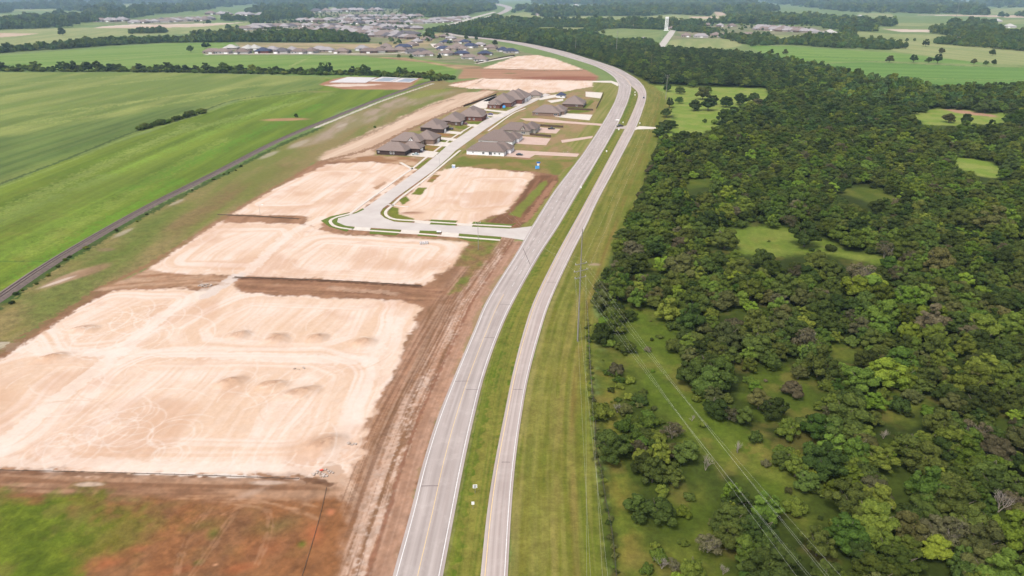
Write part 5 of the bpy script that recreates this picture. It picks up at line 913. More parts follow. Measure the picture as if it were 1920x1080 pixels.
def gable_wall(root, x, y, z, w, h, m, vent=True):
    """a front gable: wall triangle with a small roof running back"""
    g = MB().add([(x-w/2, y, z), (x+w/2, y, z), (x, y, z+h), (x-w/2, y+.15, z), (x+w/2, y+.15, z), (x, y+.15, z+h)], [(0, 1, 2), (5, 4, 3), (0, 3, 4, 1), (1, 4, 5, 2), (2, 5, 3, 0)]).build('gable', m, root)
    if vent: MB().tube((x, y-.06, z+h*.42), (x, y+.02, z+h*.42), .42, .42, 10).build('vent', M_glass, g)
    return g
def house(px, py, w, d, blocks, wallm, roofm, label, wins=(), doors=(), gables=(), vents=2, wallh=3.0, pitch=.62, rz=0.0, group='new houses along the concrete street'):
    """px, py: front right corner on the ground; x runs left to right, y away along the street"""
    x, y = G(px, py); root = empty('brick_house', (x, y, 0.02), AX+rz); tag(root, label, 'house', group)
    wb = MB(); rb = MB(); bt = 0
    for (x0, x1, y0, y1, *o) in blocks:
        h = wallh+(o[0] if o else 0); wb.box(((x0+x1)/2, (y0+y1)/2, h/2-.2), (x1-x0, y1-y0, h+.4)); hip(rb, x0, x1, y0, y1, h, o[1] if len(o) > 1 else pitch, gable=o[2] if len(o) > 2 else None)
    for (gx, gy, gw, gh, gl, gm) in gables:
        z0 = wallh-.05; rb.add([(gx-gw/2-.4, gy-.3, z0), (gx+gw/2+.4, gy-.3, z0), (gx, gy-.3, z0+gh+.35), (gx-gw/2-.4, gy+gl, z0+.0), (gx+gw/2+.4, gy+gl, z0), (gx, gy+gl, z0+gh+.35)], [(0, 2, 5, 3), (2, 1, 4, 5)])
    wb.build('wall', wallm, root); rf = rb.build('roof', roofm, root)
    for (gx, gy, gw, gh, gl, gm) in gables: gable_wall(root, gx, gy, wallh-.05, gw, gh, gm)
    bx = blocks[0]
    for k in range(vents):
        MB().tube((bx[0]+(bx[1]-bx[0])*(.35+.25*k), (bx[2]+bx[3])/2+1.2, wallh+1.5), (bx[0]+(bx[1]-bx[0])*(.35+.25*k), (bx[2]+bx[3])/2+1.2, wallh+4.0), .18, .18, 8).build('roof_vent', M_sky, rf)
    for q in wins: window(root, *q)
    for q in doors: door(root, *q)
    return root
def side_wins(x, ys, z=1.6, w=1.3, h=1.5): return [(x, y, z, w, h, 'r') for y in ys]
house(945, 293, 26, 17, [(-26,0,0,14),(-13,2.5,9,20)], W_white, R_brown, 'white painted brick house with dark hip roof beside the pinkish parking yard', [(-21.5,0,1.7,.9,1.0,'f'),(-14.3,0,1.5,1.5,1.4,'f'),(-9.4,0,1.4,2.2,2.0,'f'),(-6.4,0,1.6,1.2,1.2,'f'),(-3.2,0,1.5,.9,1.4,'f')]+side_wins(0,(2,5.5)) + side_wins(2.5,(11,14,17.5)), [(0,7.6,'r',1.1,2.2,M_stone)], [(-2.0,.0,.1,.1,.1,M_stone)])
house(960.5, 273, 25, 22, [(-25,0,0,19),(-9,2,12,26)], W_white, R_brown, 'pale house with dark brown roof, middle one between white and cream houses', [(-23,0,1.5,1.5,1.3,'f')]+side_wins(0,(2.5,6,9.5))+side_wins(2,(15,19,23)), [(0,11,'r',1.2,2.3,M_stone)])
house(993, 253.5, 24, 20, [(-24,0,0,15),(-8,3,8,27)], W_cream, R_brown, 'cream brick house with small arched gable over its front wall', [(-12,0,1.6,1.3,1.3,'f'),(-5,0,1.6,3.2,1.4,'f')]+side_wins(0,(2.5,5.5))+side_wins(3,(11,15,19,24)), [(3,21.5,'r',1.2,2.3,M_stone)], [(-5.5,-.05,4.4,3.0,7,W_cream)], wallh=3.3)
house(1048, 218.5, 24, 22, [(-24,0,0,17),(-10,3,10,30)], W_tan, R_taupe, 'tan brick house with taupe roof, right of the street near its top', [(-20,0,1.8,2.0,.9,'f'),(-3,0,1.6,3.2,1.4,'f')]+side_wins(0,(3,6))+side_wins(3,(13,17,21,26)))
house(1093, 202, 20, 26, [(-20,0,0,24),(-20,-6,18,32)], W_brown, R_taupe, 'tall roofed brown brick house at the far right of the street', [(-6,0,1.6,1.6,1.2,'f')]+side_wins(0,(4,8,13,18)))
house(760, 292.3, 20.5, 15, [(-20.5,0,0,14),(-8,6.5,10,21)], W_dark, R_taupe, 'dark brown brick house at the lower left end of the street', [(-19,0,1.9,1.0,.8,'f'),(-10.3,0,1.6,1.0,1.6,'f'),(-8.3,0,1.6,1.0,1.6,'f')], [(6.5,14.5,'r',5.0,2.3,M_gdoor,'garage_door'),(0,5,'r',1.1,2.2)], wallh=3.1)
house(788, 275.2, 22, 17, [(-22,0,0,15),(-9,7,9,26)], W_tan, R_taupe, 'brown brick house with white triangular gable facing the dark brick house', [(-15,0,1.7,1.2,1.2,'f')]+side_wins(0,(3,6)), [(7,13,'r',1.2,2.3),(7,20,'r',5.0,2.4,M_gdoor,'garage_door')], [(-7,-.05,4.2,2.3,6,M_trim)], wallh=3.6)
house(831, 249.8, 17, 18, [(-20,-5,4,27),(-9,0,0,15)], W_dark, R_taupe, 'taupe roofed house with dark garage side wall and white garage door', [], [(0,5,'r',4.8,2.4,M_gdoor,'garage_door'),(0,10.5,'r',1.2,2.2)], wallh=3.2)
house(863, 236, 15, 18, [(-18,-3,4,29),(-8,0,0,14)], W_brown, R_taupe, 'brown house with white garage door between the dark garage and brick house', [(-3.5,0,1.6,1.2,1.2,'f')], [(0,5.5,'r',4.8,2.4,M_gdoor,'garage_door')], wallh=3.2)
house(893, 226.8, 16, 20, [(-18,0,3,32),(-10,5,0,18)], W_red, R_taupe, 'reddish brick house, next one below the long roofed house with white patios', [(-6,0,1.6,1.4,1.3,'f'),(-2,0,1.6,1.4,1.3,'f')], [(4,4,'r',4.0,2.4,M_gdoor,'garage_door')], wallh=3.6)
house(937, 204, 12, 40, [(-12,0,0,14),(-14,8,12,40,.4),(-10,14,34,60,.6)], W_red, R_taupe, 'long roofed red brick house with white patios behind it', [(-9,0,1.6,1.4,1.3,'f'),(-5,0,1.6,1.4,1.3,'f')]+side_wins(8,(15,20,26,31))+side_wins(14,(38,44,50)), [(0,6,'r',1.2,2.3)], [(-4,-.05,2.6,1.6,4,M_trim)], wallh=3.6)
house(986, 191.5, 12, 26, [(-22,0,0,26,.6)], W_white, R_taupe, 'white walled house adjoining the long roof near the street top', [(-3,0,1.8,1.2,1.4,'f')], [(0,6,'r',2.4,2.6,M_door),(0,16,'r',4.8,2.4,M_gdoor,'garage_door')], wallh=3.6)
house(1013, 184, 16, 14, [(-14,0,0,13)], W_cream, R_taupe, 'small low house at the very top of the street', [(-8,0,1.5,1.6,1.2,'f')], [(0,6,'r',2.4,2.3,M_gdoor)], wallh=2.8)
house(1059, 183.8, 7, 8, [(-9,0,0,8)], W_white, R_navy, 'small blue roofed shed beside the tall brown roofed house', [(-4,0,1.5,1.6,1.2,'f')], [], wallh=2.6, vents=0)
# ---------------------------------------------------------------- houses of the far estates
rh = random.Random(5)
WALLS = [mat('far_cream_brick', A(206,188,172), A(186,168,156), .6), mat('far_brown_brick', A(150,122,108), A(134,108,98), .6), mat('far_white_wall', A(234,228,224), A(220,214,212), .6), mat('far_red_brick', A(160,104,92), A(140,92,84), .6)]
FRF = {'taupe': R_taupe, 'grey': R_grey, 'brown': R_brown, 'navy': R_navy, 'charcoal': R_char, 'pale': R_pale}
PROTO = {}
def estate_proto(v):
    bl = [[(-11,11,-7,7),(2,10,-12,0)],[(-10,10,-8,8),(-10,-3,-12,0),(4,10,2,13)],[(-13,13,-7,7),(-5,4,-11,0)],[(-9,9,-9,9),(-2,8,-13,0)]][v]
    wb, rb = MB(), MB()
    for (x0, x1, y0, y1) in bl: wb.box(((x0+x1)/2, (y0+y1)/2, 1.4), (x1-x0, y1-y0, 3.4)); hip(rb, x0, x1, y0, y1, 3.1, .55)
    y0 = bl[1][2]; gd = MB().box(((bl[1][0]+bl[1][1])/2, y0-.05, 1.2), (4.8, .1, 2.3)); wn = []
    x0, x1, yf = bl[0][0], bl[0][1], bl[0][2]
    ws = [MB().box((x0+(x1-x0)*t, yf-.05, 1.6), (1.6, .1, 1.4)) for t in (.12, .36)]
    return wb, rb, gd, ws
def estate(px, py, roof, wall, label, s=1.0, rz=0.0, group='far estate houses'):
    s *= 1.18
    v = rh.randrange(4); k = (v, roof, wall); x, y = G(px, py)
    if k not in PROTO:
        wb, rb, gd, ws = estate_proto(v); root = empty('estate_house', (0, 0, 0)); root['category'] = 'house'
        wb.build('wall', WALLS[wall], root); rb.build('roof', FRF[roof], root); gd.build('garage_door', M_gdoor, root)
        for w_ in ws: w_.build('window', M_glass, root)
        PROTO[k] = root
    else: root = copy_thing(PROTO[k], (0, 0, 0), 0)
    root.location = (x, y, .02); root.rotation_euler = (0, 0, rz); root.scale = (s, s, s); tag(root, label, 'house', group); return root
ROW1 = [(400,100,'taupe',0,'taupe roofed estate house at the left end of the white road'),(420,100,'taupe',2,'pale walled estate house, second on the white road'),(434,93,'pale',0,'pale green roofed house behind the left end of the white road'),(455,100.5,'brown',2,'brown roofed house with white front near the pale long roof'),(466,94,'pale',0,'long pale roofed house behind the front row'),(478,93.5,'pale',0,'second pale long roof behind the front row'),(494,99,'navy',3,'dark roofed house with red front on the white road'),(512,96,'grey',0,'grey roof behind the red fronted house'),(530,99.5,'charcoal',2,'charcoal roofed house with pale front, right of the red one'),(548,97,'grey',0,'grey roof behind the two dark houses'),(562,100,'brown',2,'brown roofed house with two white drives'),(584,99,'brown',2,'tall brown gabled house with white front'),(600,95,'grey',1,'grey roof between the gabled and the upright house'),(613,97,'grey',0,'upright grey gabled house on the white road'),(642,99.5,'taupe',0,'widest taupe roof of the front row'),(679,94,'grey',2,'grey house with pale wall behind green shrubs'),(692,99,'brown',1,'brown roofed house left of the white gables'),(712,98,'brown',2,'brown roofed house with white gables'),(730,97.5,'taupe',1,'taupe roof right of the white gables'),(750,97,'taupe',0,'taupe roof near the right end of the front row'),(724,90,'taupe',0,'taupe roof behind the front row with dark shrubs'),(757,91,'navy',0,'small navy roof behind the right end of the front row')]
for (px, py, r, w_, l) in ROW1: estate(px, py, r, w_, l, 1.05, rh.uniform(-.15, .15), 'houses along the white estate road')
CL2 = [(775,100,'charcoal',2,'charcoal roof above two white fronts at the left of the cluster'),(790,98,'charcoal',0,'charcoal roof beside the white cul-de-sac'),(800,104,'taupe',0,'wide taupe roof at the near edge, left of the lone tree'),(784,105,'taupe',2,'pale walled taupe house near the small round trees'),(782,80,'grey',0,'wide pale grey roof at the head of the cluster'),(772,86,'taupe',0,'taupe roof left of the cul-de-sac'),(800,76,'taupe',0,'taupe roof above the cul-de-sac'),(812,72,'taupe',0,'broad taupe roof below the highway bend'),(832,70,'taupe',1,'taupe roof right below the highway bend'),(836,81,'navy',0,'wide navy roof in the middle of the cluster'),(824,88,'taupe',0,'taupe roof between two navy roofs'),(832,94,'navy',0,'navy roof right of the cul-de-sac'),(845,94,'taupe',0,'small taupe roof in the middle of the cluster'),(838,103,'taupe',2,'taupe house with white front windows at the near edge'),(866,103,'navy',1,'navy roof behind the pale twin house'),(858,90,'taupe',0,'taupe roof with pale gable, upper middle'),(872,81,'navy',0,'small navy roof in the upper right'),(862,80,'taupe',0,'pale taupe roof in the upper middle'),(882,89,'navy',2,'navy roofed house with white gables'),(868,94,'taupe',0,'taupe roof below the navy gabled house'),(880,110,'taupe',2,'pale brick house with white front, nearest of the cluster'),(902,114,'taupe',2,'largest pale brick house at the corner of the bare lot'),(909,103,'navy',1,'largest navy roof behind the corner house'),(920,92,'taupe',0,'taupe roof at the right end below the highway'),(943,96,'navy',2,'navy roofed house furthest right by the bare lot'),(958,99,'navy',2,'second navy roof furthest right by the bare lot'),(900,86,'grey',1,'grey roof under the highway embankment'),(846,74,'grey',0,'grey roof near the tree at the bend')]
for (px, py, r, w_, l) in CL2: estate(px, py, r, w_, l, rh.uniform(.85, 1.05), rh.uniform(-.5, .5), 'houses of the cluster at the highway bend')
def rows(lst, label, group, rf=('taupe', 'grey', 'grey', 'grey', 'taupe', 'taupe', 'charcoal')):
    for (xa, xb, ya, yb, st, s) in lst:
        n = max(1, int(abs(xb-xa)/(st*.78)))
        for i in range(n):
            t = (i+rh.uniform(.2, .8))/n; r = rh.choice(rf); estate(xa+(xb-xa)*t, ya+(yb-ya)*t+rh.uniform(-.5, .5), r, rh.choice((0, 0, 1, 2)), label.replace('#', r if r != 'pale' else 'pale grey'), s*1.25, rh.choice((0, 1.57, 3.14, .4, -.4))+rh.uniform(-.15, .15), group)
rows([(452,560,56,50,12,1.1),(470,640,51,50,13,1.1),(560,700,57,60,12,1.0),(600,740,54,57,12,1.05),(650,780,62,66,12,1.0),(690,780,68,73,13,1.0),(700,790,50,56,11,1.1),(640,770,45,44,12,1.2),(560,760,41,37,14,1.3),(640,790,33,32,16,1.4)], '#-roofed estate house in the dense rows behind the dark copse', 'houses in rows behind the dark copse')
rows([(776,880,42,34,11,1.1),(780,860,45,40,12,1.0)], 'taupe-roofed terrace house along the far highway'.replace('taupe', '#'), 'houses along the far highway', ('taupe', 'grey'))
rows([(185,240,41,40,13,1.4),(250,400,44,38,14,1.1),(300,400,40,36,14,1.2),(220,270,28,25,20,1.8)], '#-roofed estate house beyond the left fields', 'houses beyond the left fields')
rows([(730,900,8,4,26,3.0),(580,720,23,21,20,2.0),(380,520,27,31,24,1.6),(1030,1080,10,9,24,2.4)], 'tiny far #-roofed house near the horizon', 'houses near the horizon')
for (px, py, r, w_, l) in ((1286,69,'taupe',0,'taupe roofed house right of the straight pale road'),(1314,70,'grey',2,'house with wide white drive right of the straight pale road'),(1357,70,'taupe',2,'largest taupe roof of the right hand estate'),(1342,68,'taupe',0,'taupe roof joined to the largest roof of the right estate'),(1392,69,'grey',2,'white gabled house by the right hand copse'),(1402,68,'taupe',0,'taupe roof half behind the copse'),(1262,55,'taupe',0,'house by the junction at the white tower'),(1278,49,'grey',0,'grey roof above the junction trees'),(1307,48.5,'grey',1,'grey roof second above the junction trees'),(1326,48.5,'taupe',1,'taupe roof third above the junction trees'),(1350,49.5,'grey',1,'grey roof fourth above the junction trees'),(1372,50,'taupe',0,'taupe roof fifth above the junction trees'),(1207,78,'grey',0,'grey barn roof left of the straight pale road'),(1185,53,'taupe',2,'small pale house by the belt left of the tower'),(1007,29,'taupe',0,'taupe farm house in the far middle pasture'),(1136,91,'pale',2,'white building hidden in the tree belt'),(1145,90,'pale',2,'second white building hidden in the tree belt'),(1820,270,'pale',2,'pale metal roofed hut in the wood'),(1612,237,'pale',2,'small pale roof peeping out of the upper wood'),(555,70,'taupe',2,'pale cottage among the copse trees'),(578,69,'brown',2,'pinkish cottage among the copse trees'),(640,77,'grey',2,'white house right of the copse')): estate(px, py, r, w_, l, .5 if py > 200 else .8 if px in (555, 578, 640, 1136, 1145) else 1.1, rh.uniform(-.2, .2), 'scattered far houses')
rows([(1420,1530,56,62,9,1.0),(1420,1500,52,57,11,1.0)], '#-roofed terrace house in the long right hand row', 'long row of houses on the right', ('grey', 'taupe', 'grey'))
for (px, py, l) in ((1892,52,'white barn in the far right pasture'),(1868,41,'small white barn above the far right pasture'),(52,17,'pale shed among the far left woods'),(120,14.5,'white shed in the far left clearing'),(258,21,'large pale roofed barn in the far left fields'),(1790,64,'pale shed beside the right hand far wood'),(1612,33,'pale farm roof in the far right woods'),(1080,12,'pale barn near the horizon left of the tower'),(1555,64,'pinkish shed at the end of the long row')): estate(px, py, 'pale', 2, l, 1.3 if py > 30 else 2.2, rh.uniform(-.3, .3), 'scattered far houses')
# ================================================================ vehicles, signs, poles, fences, tower
M_tyre = mat('tyre_rubber', (.02,.02,.02), (.03,.03,.03), 4); M_hub = mat('wheel_rim', (.45,.45,.46), rough=.35, metal=.8); M_head = mat('headlight_glass', (.7,.7,.68), rough=.15); M_tail = mat('tail_light', (.35,.02,.02), rough=.3)
def vehicle(px, py, heading, kind, paint, label, rough=.3):
    x, y = G(px, py, 0); root = empty('parked_car' if kind != 'pickup' else 'pickup_truck', (x, y, .12), heading); tag(root, label, 'car' if kind != 'pickup' else 'pickup', 'cars in the street and on the highway')
    pm = mat(root.name+'_paint', paint, [c*.9 for c in paint], 1, rough=rough, spec=.5); Lh, Wd = (2.35, .92) if kind != 'pickup' else (2.85, .98)
    prof = {'sedan': [(-2.3,.35),(-2.35,.75),(-2.1,.95),(-1.5,1.0),(1.0,.98),(2.1,.82),(2.35,.6),(2.3,.35)], 'suv': [(-2.3,.4),(-2.35,.9),(-2.2,1.1),(-1.5,1.12),(1.0,1.1),(2.1,.98),(2.35,.7),(2.3,.4)], 'pickup': [(-2.85,.45),(-2.88,1.0),(-2.7,1.1),(-1.0,1.1),(1.2,1.12),(2.6,1.02),(2.85,.75),(2.8,.45)]}[kind]
    cab = {'sedan': [(-1.7,.98),(-1.1,1.42),(.3,1.44),(1.1,.97)], 'suv': [(-2.2,1.1),(-2.0,1.72),(.4,1.74),(1.15,1.1)], 'pickup': [(-.9,1.1),(-.75,1.8),(.7,1.82),(1.4,1.1)]}[kind]
    def ext(p, w0, w1): n = len(p); V = [(a, -w0 if c < 1.2 else -w1, c) for a, c in p]+[(a, w0 if c < 1.2 else w1, c) for a, c in p]; return V, [tuple(range(n-1, -1, -1)), tuple(range(n, 2*n))]+[(k, (k+1) % n, n+(k+1) % n, n+k) for k in range(n)]
    b = MB(); b.add(*ext(prof, Wd, Wd)); o = b.build('body', pm, root); bv = o.modifiers.new('bevel', 'BEVEL'); bv.width = .07; bv.segments = 2
    MB().add(*ext(cab, Wd*.93, Wd*.76)).build('cabin_glass', M_glass, root)
    t = [(cab[1][0]-.02, cab[1][1]-.02), (cab[1][0]+.05, cab[1][1]+.05), (cab[2][0]-.05, cab[2][1]+.05), (cab[2][0]+.02, cab[2][1]-.02)]; MB().add(*ext(t, Wd*.77, Wd*.77)).build('roof', pm, root)
    if kind == 'pickup': MB().box((-1.9, 0, 1.08), (1.7, 1.5, .06)).build('load_bed', M_tyre, root)
    for sx in (-Lh*.6, Lh*.6):
        for sy in (-1, 1):
            w_ = MB().tube((sx, sy*(Wd-.2), .36), (sx, sy*(Wd+.03), .36), .36, .36, 14).build('wheel', M_tyre, root); MB().tube((sx, sy*(Wd+.02), .36), (sx, sy*(Wd+.05), .36), .2, .2, 8).build('rim', M_hub, w_)
    for sy in (-1, 1):
        MB().box((Lh-.03, sy*Wd*.68, .75), (.1, .36, .16)).build('headlight', M_head, root); MB().box((-Lh-.0, sy*Wd*.75, .85), (.08, .28, .18)).build('tail_light', M_tail, root)
    return root
hd = AX+math.pi/2
vehicle(974, 291.5, AX, 'sedan', (.02,.02,.022), 'black car on the pinkish yard beside the white house'); vehicle(817, 265.5, AX+3.3, 'suv', (.5,.5,.5), 'silver car on the drive of the white gabled brick house'); vehicle(775, 283.5, AX+3.14, 'pickup', (.025,.027,.032), 'black pickup before the garage of the dark brick house'); vehicle(786.5, 285.8, AX+3.14, 'sedan', (.03,.035,.06), 'dark car parked behind the black pickup'); vehicle(779, 290.8, AX+3.2, 'sedan', (.42,.5,.5), 'pale greenish car at the edge of the dark brick house drive'); vehicle(845, 243.5, AX+3.14, 'suv', (.05,.03,.05), 'dark maroon car before the white garage door'); vehicle(860, 214.8, AX, 'sedan', (.07,.06,.22), 'violet blue car on the drive of the reddish house'); vehicle(872, 233.4, AX+3.14, 'sedan', (.16,.04,.04), 'dark red car by the brown house garage'); vehicle(870, 214, AX, 'sedan', (.45,.45,.47), 'pale car on the second drive'); vehicle(1034, 242.8, AX+.2, 'pickup', (.02,.02,.02), 'black pickup on the gravel end of the cream house patio')
for o in [o for o in scene.objects if o.get('label') in ('violet blue car on the drive of the reddish house', 'pale car on the second drive')]:
    px, py = (920, 215.4) if 'violet' in o['label'] else (912, 222); q = G(px, py); o.location = (q[0], q[1], .14)
vehicle(1162, 237.6, math.radians(200), 'pickup', (.045,.025,.025), 'dark pickup turning through the median crossover'); vehicle(1207, 184.5, math.radians(78), 'suv', (.04,.05,.08), 'dark blue car driving on the outer curve of the highway'); vehicle(986, 187.6, AX, 'suv', (.03,.03,.035), 'dark car before the white walled house')
vehicle(885, 36, 1.2, 'suv', (.1,.1,.12), 'dark car far off on the distant highway'); vehicle(893, 33.5, 1.2, 'pickup', (.5,.5,.5), 'pale truck far off on the distant highway')
for i, (px, py, c) in enumerate(((1238,74,(.02,.02,.03)),(1241,71.5,(.5,.5,.52)),(1244,68.5,(.03,.03,.05)),(1247,66,(.2,.2,.22)))): vehicle(px, py, 1.3, 'suv', c, ('black car, nearest of the queue on the straight pale road', 'pale car, second in the queue on the straight pale road', 'dark car, third in the queue on the straight pale road', 'grey car, last of the queue near the white tower')[i])
# ---------------------------------------------------------------- signs
M_post = mat('galvanised_post', (.38,.38,.38), rough=.45, metal=.7); M_sign = mat('white_sign_face', (.82,.82,.80), (.74,.74,.73), 2); M_ink = mat('black_sign_ink', (.03,.03,.03)); M_blue = mat('blue_banner_cloth', (.03,.16,.55), (.02,.11,.42), 2); M_lblue = mat('light_blue_cloth', (.10,.38,.75), (.08,.30,.62), 2); M_wh = mat('white_cloth', (.8,.8,.8), (.72,.72,.72), 2)
def sign(px, py, rz, w, h, zc_, label, posts=1, oval=False, ink=False):
    x, y = G(px, py); root = empty('road_sign', (x, y, 0), rz); tag(root, label, 'sign', 'small white signs in the median')
    for s in ([0] if posts == 1 else [-w*.35, w*.35]): MB().tube((s, .04, -.2), (s, .04, zc_+h*.45), .04, .04, 6).build('post', M_post, root)
    if oval:
        V = []; n = 16
        for k in range(n): a = 2*math.pi*k/n; V.append((w/2*math.cos(a), -.02, zc_+h/2*math.sin(a)))
        V += [(q[0], .01, q[2]) for q in V]; p = MB().add(V, [tuple(range(n)), tuple(range(2*n-1, n-1, -1))]+[(k, n+k, n+(k+1) % n, (k+1) % n) for k in range(n)]).build('panel', M_sign, root)
    else: p = MB().box((0, -.01, zc_), (w, .04, h)).build('panel', M_sign, root); p.modifiers.new('bevel', 'BEVEL').width = .015
    if ink:
        b = MB()
        for k in range(3): b.box((0, -.04, zc_+h*(.27-.26*k)), (w*(.62-.14*(k == 1)), .012, h*.12))
        b.build('lettering', M_ink, p)
    return root
sign(891, 925, .15, .95, .95, 1.9, 'square white sign with dark marks in the near median', 1, ink=True); sign(887, 954, .1, .62, .8, 1.5, 'oval white marker just below the square sign in the median'); 
sign(1089, 356, 0, .9, 1.1, 1.6, 'white sign in the median beside the dashed lanes'); sign(1010+127, 288, 0, .9, 1.1, 1.7, 'white sign in the median near the curve'); sign(1190.5, 176, 0, .9, 1.2, 1.8, 'upper white sign at the median tip'); sign(1190.5, 181, 0, .9, 1.2, 1.8, 'lower white sign at the median tip'); sign(1168, 233, 0, .8, 1.0, 1.6, 'white sign at the crossover corner'); sign(1160, 246, 0, 1.0, 1.4, 1.6, 'white sign just below the crossover'); sign(1199.5, 234, 0, .8, 1, 1.4, 'white sign at the mouth of the access road'); sign(1157.5, 228, 0, 3.2, .9, 1.5, 'wide pale sign before the crossover', 2)
x, y = G(1010, 318); bt = empty('feather_banner', (x, y, 0), .2); tag(bt, 'blue and white advertising banner on a pole in the grass yard', 'banner')
MB().tube((0, 0, 0), (0, 0, 5.2), .05, .03, 6).build('pole', M_post, bt); MB().box((-.9, 0, 1.5), (2.6, .12, 1.9)).build('lower_panel', M_lblue, bt); p = MB().box((-.3, .05, 3.2), (1.3, .10, 1.3)).build('middle_panel', M_wh, bt); MB().box((-.2, .02, 4.4), (2.2, .1, .9)).build('top_panel', M_blue, bt)
x, y = G(850.5, 315); bx = empty('utility_box', (x, y, 0)); tag(bx, 'small blue and white box at the corner of the grass yard', 'utility box'); MB().box((0, 0, .9), (2.0, 1.2, 1.8)).build('cabinet', mat('pale_blue_paint', (.35,.45,.6)), bx); MB().box((0, 0, 1.86), (2.2, 1.4, .14)).build('lid', M_sign, bx)
x, y = G(795, 457); pl = empty('pipe_stack', (x, y, 0), .2); tag(pl, 'small stack of pale concrete pipes on the sandy lot below the cross street', 'pipe stack')
for k in range(4): MB().tube((-1.5+.95*k, -.9, .45), (-1.4+.95*k, .9, .45), .45, .45, 12).build('pipe', M_slab, pl)
x, y = G(857, 437.5); ub = empty('utility_box', (x, y, .1)); tag(ub, 'grey box on the lawn strip of the cross street', 'utility box')
px_, py_ = G(823, 437); ub.location = (px_, py_, 0); MB().box((0, 0, .4), (1.8, .9, .8)).build('cabinet', M_post, ub); MB().box((0, 0, .83), (1.9, 1.0, .08)).build('lid', M_sign, ub)
M_rub = mat('rubble', A(236,222,210), A(196,170,150), 2.0); M_orange = mat('red_sheet', (.5,.08,.05))
def rubble(px, py, n, R, s, label, red=False):
    x, y = G(px, py); b = MB(); r = random.Random(int(px))
    for k in range(n):
        a = r.uniform(0, 6.28); q = R*math.sqrt(r.random()); c = Vector((q*math.cos(a), q*math.sin(a)*.6, s*.3)); d = s*r.uniform(.5, 1.3)
        V = [c+Vector((r.uniform(-1, 1), r.uniform(-1, 1), r.uniform(-.6, .8))).normalized()*d*r.uniform(.6, 1) for _ in range(1)]
        b.box(c, (d, d*r.uniform(.5, 1), d*r.uniform(.4, .8)), 0, r.uniform(0, 3))
    root = empty('rubble_pile', (x, y, 0)); tag(root, label, 'rubble'); b.build('stones', M_rub, root)
    if red: MB().box((-.6, .9, .3), (.8, .5, .12), 0, .4).build('sheet', M_orange, root)
rubble(606, 888, 26, 2.4, .5, 'white rubble with a red sheet at the lower corner of the big lot', True); rubble(385, 536, 30, 2.4, .6, 'pale rubble beside the haul road between the lots'); rubble(660, 833, 10, 1.2, .5, 'few dark and white lumps at the right edge of the big lot'); rubble(563, 690, 9, 1.8, .4, 'small scattered lumps in the middle of the big lot'); rubble(1062, 286, 12, 2.6, .5, 'white rubble in the grass beside the yard lane')
# ---------------------------------------------------------------- fences
M_wood = mat('dark_fence_wood', (.10,.065,.045), (.07,.045,.03), 2); M_silt = mat('black_silt_cloth', (.075,.055,.042), (.12,.085,.06), 2); M_wire = mat('fence_wire', (.08,.08,.07), metal=.4)
def fence(name, pts, h, label, m, gap=3.0, solid=True, cat='fence', post=.06):
    c = [G(*q) for q in pts]; c = [(q[0], q[1]) for q in (catmull(c, gap) if len(c) > 2 else catmull([c[0], ((c[0][0]+c[1][0])/2, (c[0][1]+c[1][1])/2), c[1]], gap))]
    root = empty(name, (0, 0, 0)); tag(root, label, cat)
    b = MB()
    for q in c: b.tube((q[0], q[1], -.2), (q[0], q[1], h+.1), post, post, 5)
    b.build('posts', m if solid else M_wood, root)['kind'] = 'stuff'
    if solid: MB().strip([(q[0]-.02, q[1]) for q in c], [(q[0]+.04, q[1]+.02) for q in c], h, 0, h).build('boards' if m == M_wood else 'cloth', m, root)
    else:
        b = MB()
        for z in (.35, .75, 1.15):
            for a, e in zip(c, c[1:]): b.tube((a[0], a[1], z), (e[0], e[1], z), .015, .015, 4, cap=False)
        b.build('wires', M_wire, root)
    return root
fence('silt_fence', [(0,881.5),(300,889),(560,898)], .16, 'black silt fence along the lower edge of the big lot', M_silt); fence('silt_fence', [(440,520),(600,525.5),(790,536)], .35, 'black silt fence between the two large lots', M_silt); fence('silt_fence', [(408,403),(470,405),(560,411)], .4, 'black silt fence below the upper left lot', M_silt)
fence('silt_fence', [(612,915),(602,960),(585,1020),(565,1085)], .14, 'dark broken fence line running down the red soil', M_silt)
fence('wire_fence', [(1100,570),(1102,600),(1106,690),(1111,735),(1116,792),(1118,857),(1126,880),(1135,940),(1147,1000),(1155,1080),(1165,1190)], 1.25, 'weedy wire fence between mown verge and wood', M_wood, 4.0, False)
fence('wooden_fence', [(1063,205.5),(1112,207.5)], 1.7, 'dark wooden fence between the two far right yards', M_wood); fence('wooden_fence', [(975,251.5),(1033,257.5)], 1.7, 'dark wooden fence between the two pinkish patios', M_wood); fence('wooden_fence', [(869,200.5),(905,188),(931,178.5)], 1.7, 'dark wooden fence behind the white patios', M_wood); fence('wooden_fence', [(1118,204),(1128,184),(1131,174)], 1.6, 'dark wooden fence at the end of the far right yard', M_wood); fence('wooden_fence', [(1008,236.5),(1056,239.5)], 1.7, 'wooden fence along the upper side of the cream house patio', M_wood)
fence('wooden_fence', [(893,118.6),(940,109),(965,104.5)], 2.0, 'long fence between the far estate and the bare lot', M_wood, 6)
